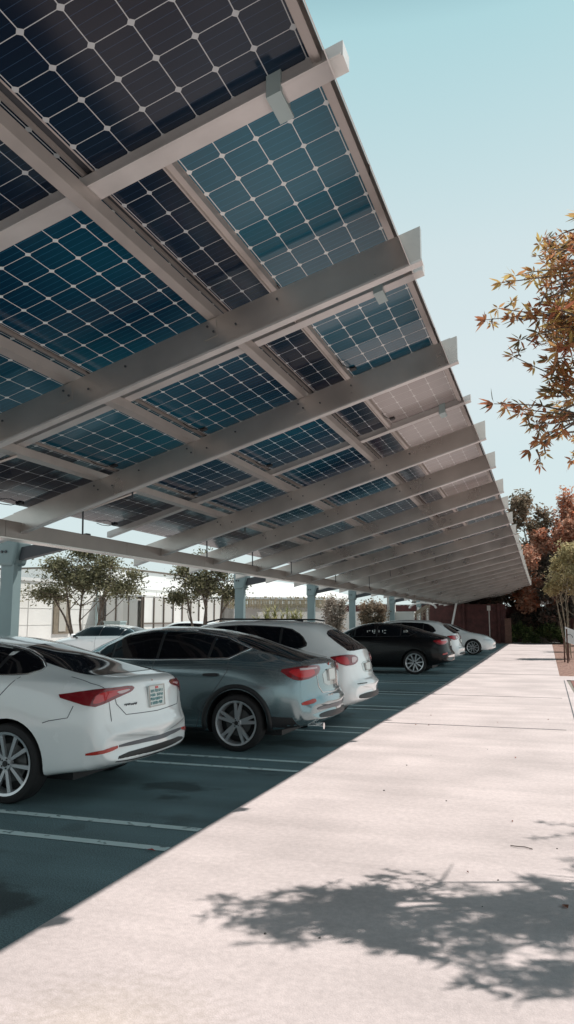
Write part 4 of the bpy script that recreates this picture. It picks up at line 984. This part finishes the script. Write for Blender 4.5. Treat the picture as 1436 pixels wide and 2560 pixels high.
# blade-leaved plants under the thatch
for i, (x, lab) in enumerate(((-15.5, 'tall blade-leaved plant under the thatched eave, leftmost of three'), (-14.5, 'tall blade-leaved plant under the thatched eave, middle of three'), (-13.5, 'tall blade-leaved plant under the thatched eave, rightmost of three'))):
    root = tag(empty('blade_plant', (x, 41.2, 0)), lab, 'plant', 'blade-leaved plants by the thatched hut'); lf = MB(); st = MB(); rr = random.Random(70+i)
    for k in range(5):
        p = Vector((rr.uniform(-.4, .4), rr.uniform(-.3, .3), 0)); q = p+Vector((rr.uniform(-.1, .1), 0, rr.uniform(1.5, 2.1))); limb_tube(st, p, q, .05, .04, .04, 4, k)
        for m in range(46):
            a = Vector((rr.uniform(-1, 1), rr.uniform(-1, 1), rr.uniform(-.1, 1.4))); lance(lf, q+Vector((0, 0, rr.uniform(-.7, .1))), a, Vector((0, 0, 1)), rr.uniform(.35, .6), .05, rr.random()*.99)
    st.build('stems', 'bark_pale', root); lf.build('leaves', 'leaf_blade', root)

# ------------------------------------------------------------------ background buildings
wb = tag(empty('white_building', (-20.5, 22, 0)), 'long low white building with a glazed annex behind the two small trees', 'building')
def wp(b, name, mats): b.v = [tuple(Vector(v)-Vector((-20.5, 22, 0))) for v in b.v]; return b.build(name, mats, wb)
b = MB(); b.box((-24.5, 34, 1.6), (8, 28, 3.2)); wp(b, 'wall', 'white_wall')
b = MB(); b.box((-24.45, 34, 3.28), (8.0, 28.2, .14)); b.box((-24.6, 40, 3.8), (6.6, 12, .9)); wp(b, 'roof', 'white_trim')
b = MB(); b.box((-24.58, 40, 4.3), (6.7, 12.1, .08)); wp(b, 'roof_edge', 'brown_frame')
b = MB()
for z in (.7, 1.4, 2.1, 2.8): b.box((-20.494, 34, z), (.012, 27.9, .015))
for y in (21.5, 24, 27, 31, 34.5, 38, 42, 46): b.box((-20.49, y, 1.6), (.012, .03, 3.1))
wp(b, 'wall_joints', 'pale_pane')
for y, w in ((22.6, .9), (25.2, 1.3), (29.3, 1.2)):
    b = MB(); b.box((-20.47, y, 1.75), (.06, w, 1.5)); o = wp(b, 'window', 'shutter')
    b = MB(); b.box((-20.43-(-20.5), y-22, 1.75), (.02, w*.42, 1.3)); b.build('pane', 'window_pane', o)
# glazed annex stepping forward
b = MB(); b.box((-19.2, 36.5, 2.72), (2.5, 9.2, .08)); wp(b, 'annex_roof', 'white_trim')
b = MB(); b.box((-19.2, 36.5, .35), (2.4, 9.1, .7)); wp(b, 'annex_wall', 'white_wall')
for k in range(9):
    y = 32.0+k*1.0; b = MB(); b.box((-17.97, y+.5, 1.68), (.04, .94, 1.95)); wp(b, 'annex_panel', 'pale_pane' if k % 3 else 'white_wall')
b = MB()
for k in range(10): b.box((-17.93, 32.0+k, 1.68), (.07, .06, 1.98))
for z in (1.45,): b.box((-17.92, 33.5, z), (.05, 2.9, .05))
wp(b, 'annex_mullions', 'brown_frame')
b = MB()
for k in range(3): b.box((-19.6+k*.55, 31.93, 1.68), (.5, .04, 1.95))
wp(b, 'annex_panel', 'white_wall')
b = MB(); b.box((-18.55, 31.90, 1.55), (.75, .05, 1.9)); d_ = wp(b, 'door', 'pale_pane')
b = MB(); 
for k in range(4): b.box((-20.0+k*.68, 31.89, 1.68), (.05, .07, 1.98))
wp(b, 'annex_mullions', 'brown_frame')
# second white block further right
wb2 = tag(empty('white_hut', (-16.5, 46, 0)), 'white hut with sagging pale canvas roof and thatch fringe, right of the second post', 'hut')
b = MB(); b.box((0, 2, 1.3), (7.2, 3, 2.6)); b.build('wall', 'white_wall', wb2)
b = MB(); n = 14
for k in range(n):
    x0 = -4.1+8.4*k/n; x1 = -4.1+8.4*(k+1)/n; f = lambda x: 3.75-.10*(x+4.1)-.55*((x+4.1)/8.4)**3; g = lambda x: 2.95-.02*(x+4.1)
    b.hexa([(x0, -1.2, g(x0)), (x1, -1.2, g(x1)), (x1, 3.6, g(x1)), (x0, 3.6, g(x0)), (x0, -1.15, g(x0)+.12), (x1, -1.15, g(x1)+.12), (x1, 3.4, f(x1)+.75), (x0, 3.4, f(x0)+.75)])
b.build('canvas_roof', 'canvas', wb2)
b = MB(); rr = random.Random(8)
for k in range(160): x = -2.9+6.6*k/160; b.box((x, -1.15+rr.uniform(-.05, .05), 2.72-rr.uniform(0, .12)), (.035, .03, .5+rr.uniform(0, .25)))
b.build('thatch_fringe', 'thatch', wb2)
b = MB(); b.box((-2.9, .46, 1.5), (.9, .05, 1.5)); o = b.build('window', 'white_trim', wb2)
b = MB(); b.box((-2.9, .42, 1.5), (.34, .03, 1.3)); b.box((-3.2, .42, 1.5), (.2, .03, 1.3)); b.build('pane', 'pale_pane', o)
b = MB(); 
for x in (-3.3, -2.2): b.box((x, -1.1, 1.5), (.12, .12, 3.0))
b.build('pillar', 'white_trim', wb2)
# low white wall linking them, behind the shrubs
b = MB(); b.box((0, 0, 1.0), (9.5, .25, 2.0)); b.box((0, -.02, 2.04), (9.6, .34, .08)); tag(b.build('garden_wall', 'white_wall', None, None, (-12.2, 44.5, 0)), 'low white rendered wall seen behind the rounded shrubs', 'wall')
# utility box and pole
b = MB(); b.box((0, 0, .75), (.8, .5, 1.5)); b.box((0, -.26, .75), (.7, .02, 1.35)); b.box((0, 0, 1.53), (.86, .56, .06)); tag(b.build('utility_box', 'box_teal', None, None, (-18.2, 30, 0)), 'pale teal utility cabinet standing by the white building', 'cabinet')
b = MB(); b.tube([(0, 0, 0), (0, 0, 3.2)], .06, 10); b.tube([(0, 0, 3.2), (0, 0, 3.25)], .08, 10); tag(b.build('thin_pole', 'box_teal', None, 40, (-18.9, 29.6, 0)), 'slim teal pole beside the utility cabinet', 'pole')
# maroon board fence across the end
fx = tag(empty('board_fence', (-8.0, 56.2, 0)), 'maroon vertical board fence closing the far end under the carport', 'fence')
b = MB(); x = -9.5
while x < 5.0:
    b.box((x, 0, 1.34), (.145, .03, 2.62+random.uniform(-.01, .01))); x += .147
b.build('boards', 'fence_wood', fx)
b = MB(); b.box((-2.2, .03, .45), (14.6, .05, .09)); b.box((-2.2, .03, 2.3), (14.6, .05, .09)); b.box((-2.2, -.03, 2.68), (14.6, .12, .05)); b.build('rail', 'fence_wood', fx)
for x in (-9.5, -6.6, -3.7, -.8, 2.1, 4.5): b = MB(); b.box((x, -.09, 1.38), (.16, .12, 2.76)); b.build('fence_post', 'fence_wood', fx)
# fence continuing right, behind the hedge
fy = tag(empty('board_fence', (1.5, 59.6, 0)), 'weathered maroon fence stretch behind the hedge and shrubs', 'fence')
b = MB(); x = -4.6
while x < 9: b.box((x, 0, 1.3), (.15, .03, 2.6)); x += .152
b.build('boards', 'fence_wood', fy)
for x in (-4.6, -1.6, 1.4, 4.4, 8.9): b = MB(); b.box((x, -.08, 1.35), (.14, .12, 2.7)); b.build('fence_post', 'fence_wood', fy)
b = MB(); b.box((0, 0, .85), (.42, .12, 1.7)); b.box((0, -.07, 1.68), (.46, .06, .05)); tag(b.build('wooden_post', 'rusty', None, None, (-2.85, 55.4, 0)), 'brown wooden post where the fence meets the hedge', 'post')
# outdoor stair with railing
st = tag(empty('outdoor_stair', (-9.4, 48.5, 0)), 'outdoor metal stair with sloping railing behind the parked black sedan', 'stair')
b = MB()
for k in range(8): b.box((.28*k, 0, .17*(k+1)), (.30, 1.1, .03))
b.build('tread', 'rusty', st)
for y in (-.55, .55):
    b = MB(); b.bar((-.1, y, .1), (2.2, y, 1.5), .04, .22); b.build('stringer', 'steel_light', st)
    b = MB(); b.bar((-.1, y, 1.1), (2.2, y, 2.5), .07, .12); b.bar((-.1, y, .95), (2.2, y, 2.35), .03, .04)
    for k in range(9): x = .0+.27*k; b.bar((x, y, .2+.61*x), (x, y, 1.1+.61*x), .025, .025)
    for k in range(8): x = .12+.27*k; b.tube([(x+.09*math.cos(a), y, .75+.61*x+.09*math.sin(a)) for a in [q*.8 for q in range(8)]], .012, 5)
    b.build('railing', 'shutter', st)
b = MB(); b.box((0, 0, 1.45), (.42, .42, 2.9)); b.box((0, 0, 2.95), (.55, .55, .10)); b.box((0, 0, .1), (.52, .52, .2)); tag(b.build('stone_pillar', 'stone', None, None, (-8.7, 44.2, 0)), 'pale stone pillar in front of the outdoor stair', 'pillar')
# small white pergola posts further back
pg = tag(empty('pergola', (-7.8, 50, 0)), 'small white pergola with two posts and a curved top beyond the stair', 'pergola')
for x in (-.28, .28): b = MB(); b.box((x, 0, 1.2), (.12, .12, 2.4)); b.build('post', 'white_trim', pg)
b = MB()
for k in range(8): a0 = math.pi*k/8; a1 = math.pi*(k+1)/8; b.bar((-.85*math.cos(a0)*1.0, 0, 2.35+.35*math.sin(a0)), (-.85*math.cos(a1), 0, 2.35+.35*math.sin(a1)), .5, .08)
b.build('curved_top', 'white_trim', pg)
b = MB(); b.bar((0, 0, 0), (.62, 0, 2.75), .12, .12); b.box((0, 0, .03), (.3, .3, .06)); tag(b.build('slanted_strut', 'white_trim', None, None, (-6.75, 54, 0)), 'white slanted strut leaning before the maroon fence', 'strut')
b = MB(); b.tube([(0, 0, 0), (0, 0, 2.35)], .03, 8); b.tube([(0, 0, 2.35), (.0, -.18, 2.5)], .03, 8); b.box((0, -.2, 2.42), (.22, .14, .34)); tag(b.build('post_lamp', 'stone', None, None, (-4.1, 55.6, 0)), 'small pale lamp on a thin pole in front of the maroon fence', 'lamp')
# sapling stakes and sloping white sign at the right
for (x, y, h, lab) in ((.50, 31.2, 1.25, 'rusty sapling stake, the taller one beside the leaning white board'), (.40, 31.9, .9, 'rusty sapling stake, the shorter one nearer the walk')):
    b = MB(); b.tube([(0, 0, -.05), (.01, 0, h)], .028, 8); b.tube([(.01, 0, h), (.01, 0, h+.02)], .034, 8); tag(b.build('garden_stake', 'rusty', None, 40, (x, y, 0)), lab, 'stake', 'rusty garden stakes')
sg = tag(empty('leaning_board', (.72, 32.3, 0)), 'white board with dark curved marks, leaning beside the rusty stakes', 'board')
b = MB(); b.hexa([(-.25, 0, .75), (.95, .3, .35), (.95, .35, .35), (-.25, .05, .75), (-.25, .1, 1.35), (.95, .4, .85), (.95, .45, .85), (-.25, .15, 1.35)]); fixn(b.build('panel', 'white_trim', sg))
b = MB()
for k in range(3): b.tube([(-.1+.3*k+.12*math.cos(a), .06+.08*k-.02, .92-.12*k+.13*math.sin(a)) for a in [q*.5 for q in range(8)]], .012, 5)
b.build('mark', 'dark_steel', sg)
for x in (-.15, .85): b = MB(); b.tube([(x, .15+x*.2, 0), (x, .12+x*.2, .9-.3*x)], .02, 6); b.build('leg', 'rusty', sg)
wt = tag(empty('garden_sign', (-.35, 57.3, 0)), 'small tilted white sign among the dark shrubs', 'sign')
b = MB(); b.box((0, 0, 3.0), (.72, .05, .62), rot=Matrix.Rotation(R(-12), 3, 'Y')); b.build('panel', 'white_trim', wt); b = MB(); b.tube([(0, .05, 0), (0, .05, 2.9)], .03, 6); b.build('post', 'rusty', wt)

# ------------------------------------------------------------------ small litter on the ground
DL = 'fallen leaves scattered on the walk and parking lot'
rr = random.Random(17)
def leaf_obj(x, y, s, label=None, mat='dry_leaf'):
    b = MB(); a = rr.uniform(0, 6.28); d = Vector((math.cos(a), math.sin(a), 0)); q = Vector((-d.y, d.x, 0)); 
    P = [d*-s*.5, q*s*.25+Vector((0, 0, .012)), d*s*.5+Vector((0, 0, .006)), q*-s*.25+Vector((0, 0, .010))]
    b.face([P[0], P[1], P[2]]); b.face([P[0], P[2], P[3]])
    o = b.build('fallen_leaf', mat, None, None, (x, y, .006)); return tag(o, label, 'leaf', DL)
leaf_obj(-2.72, 5.05, .07, 'red fallen leaf on the end of the nearest white stall line', 'reflector')
leaf_obj(.0, 4.85, .08, 'curled brown fallen leaf just right of the branch shadow')
for k in range(9): leaf_obj(rr.uniform(-2.2, .25), rr.uniform(4.2, 14), rr.uniform(.02, .045), 'tiny brown fallen leaf on the sunlit walk')
for k in range(12):
    b = MB(); s = rr.uniform(.005, .012); b.tube([(0, 0, 0), (0, 0, s*.7)], [s, s*.6], 6); tag(b.build('pebble', 'pebble', None, 50, (rr.uniform(-2.4, .2), 3.2+abs(rr.gauss(0, 4)), .004)), 'tiny dark pebble lying on the sunlit walk', 'pebble', 'pebbles on the sunlit walk')

b = MB(); b.tube([(-.07, .02, .006), (-.02, 0, .010), (.03, .01, .008), (.08, -.02, .006)], .0035, 5); tag(b.build('twig', 'bark', None, None, (-.28, 5.95, .004)), 'thin dry twig lying on the walk beyond the branch shadow', 'twig')
# ------------------------------------------------------------------ light, sky, camera
SUN = Vector((.369, .49, 1)).normalized()
sl = bpy.data.lights.new('sun', 'SUN'); sl.energy = 5.0; sl.angle = R(.53); sl.color = (1, .955, .90)
so = bpy.data.objects.new('sun', sl); COL.objects.link(so); so.rotation_euler = (-SUN).to_track_quat('-Z', 'Y').to_euler()
W = bpy.data.worlds.new('World'); S.world = W; W.use_nodes = True; nt = W.node_tree
sky = nt.nodes.new('ShaderNodeTexSky'); sky.sky_type = 'NISHITA'; sky.sun_disc = False
sky.sun_elevation = math.asin(SUN.z); sky.sun_rotation = math.atan2(SUN.x, SUN.y); sky.dust_density = 1.2; sky.ozone_density = 1.0; sky.air_density = 1.0
bg = nt.nodes['Background']; bg.inputs['Strength'].default_value = .10
wtc = nt.nodes.new('ShaderNodeTexCoord'); wsp = nt.nodes.new('ShaderNodeSeparateXYZ'); nt.links.new(wtc.outputs['Generated'], wsp.inputs[0])
wr = nt.nodes.new('ShaderNodeValToRGB'); e = wr.color_ramp.elements
e[0].position = 0; e[0].color = (.72, .84, .84, 1); e[1].position = 1; e[1].color = (.02, .07, .10, 1)
for p_, c_ in ((.20, (.70, .83, .84, 1)), (.30, (.74, .84, .85, 1)), (.44, (.68, .81, .825, 1)), (.64, (.45, .71, .745, 1)), (.73, (.14, .34, .40, 1))): e.new(p_).color = c_
nt.links.new(wsp.outputs['Z'], wr.inputs[0])
k10 = nt.nodes.new('ShaderNodeVectorMath'); k10.operation = 'SCALE'; k10.inputs['Scale'].default_value = 10; nt.links.new(wr.outputs[0], k10.inputs[0])
kr = nt.nodes.new('ShaderNodeMapRange'); kr.inputs[1].default_value = .2; kr.inputs[2].default_value = .9; kr.inputs[3].default_value = 10; kr.inputs[4].default_value = 12   # hazier, brighter air on the sunward side
nt.links.new(wsp.outputs['X'], kr.inputs[0]); 
hz = nt.nodes.new('ShaderNodeMapRange'); hz.interpolation_type = 'SMOOTHSTEP'; hz.inputs[1].default_value = .28; hz.inputs[2].default_value = .60; nt.links.new(wsp.outputs['Z'], hz.inputs[0])
hy = nt.nodes.new('ShaderNodeMapRange'); hy.interpolation_type = 'SMOOTHSTEP'; hy.inputs[1].default_value = .15; hy.inputs[2].default_value = -.5; nt.links.new(wsp.outputs['Y'], hy.inputs[0])
hm = nt.nodes.new('ShaderNodeMath'); hm.operation = 'MULTIPLY'; nt.links.new(hz.outputs[0], hm.inputs[0]); nt.links.new(hy.outputs[0], hm.inputs[1])
hs = nt.nodes.new('ShaderNodeMapRange'); hs.inputs[3].default_value = 1; hs.inputs[4].default_value = .3; nt.links.new(hm.outputs[0], hs.inputs[0])   # deeper sky opposite the sun
hk = nt.nodes.new('ShaderNodeMath'); hk.operation = 'MULTIPLY'; nt.links.new(hs.outputs[0], hk.inputs[0]); nt.links.new(kr.outputs[0], hk.inputs[1]); nt.links.new(hk.outputs[0], k10.inputs['Scale'])
wm = nt.nodes.new('ShaderNodeMix'); wm.data_type = 'RGBA'; wm.inputs[0].default_value = .9
nt.links.new(sky.outputs[0], wm.inputs[6]); nt.links.new(k10.outputs[0], wm.inputs[7]); nt.links.new(wm.outputs[2], bg.inputs[0])
cam = bpy.data.cameras.new('camera'); co = bpy.data.objects.new('camera', cam); COL.objects.link(co); S.camera = co
cam.sensor_fit = 'VERTICAL'; cam.sensor_height = 36; cam.lens = 36*1927/2560; cam.clip_end = 2000; cam.clip_start = .05
co.location = (0, 0, 1.6)
pitch, yaw = R(7.976), R(18.789)
co.rotation_euler = (R(90)+pitch, 0, yaw)
S.view_settings.view_transform = 'Standard'; S.view_settings.look = 'None'; S.view_settings.exposure = 0; S.view_settings.gamma = 1
S.cycles.max_bounces = 8; S.cycles.use_denoising = True
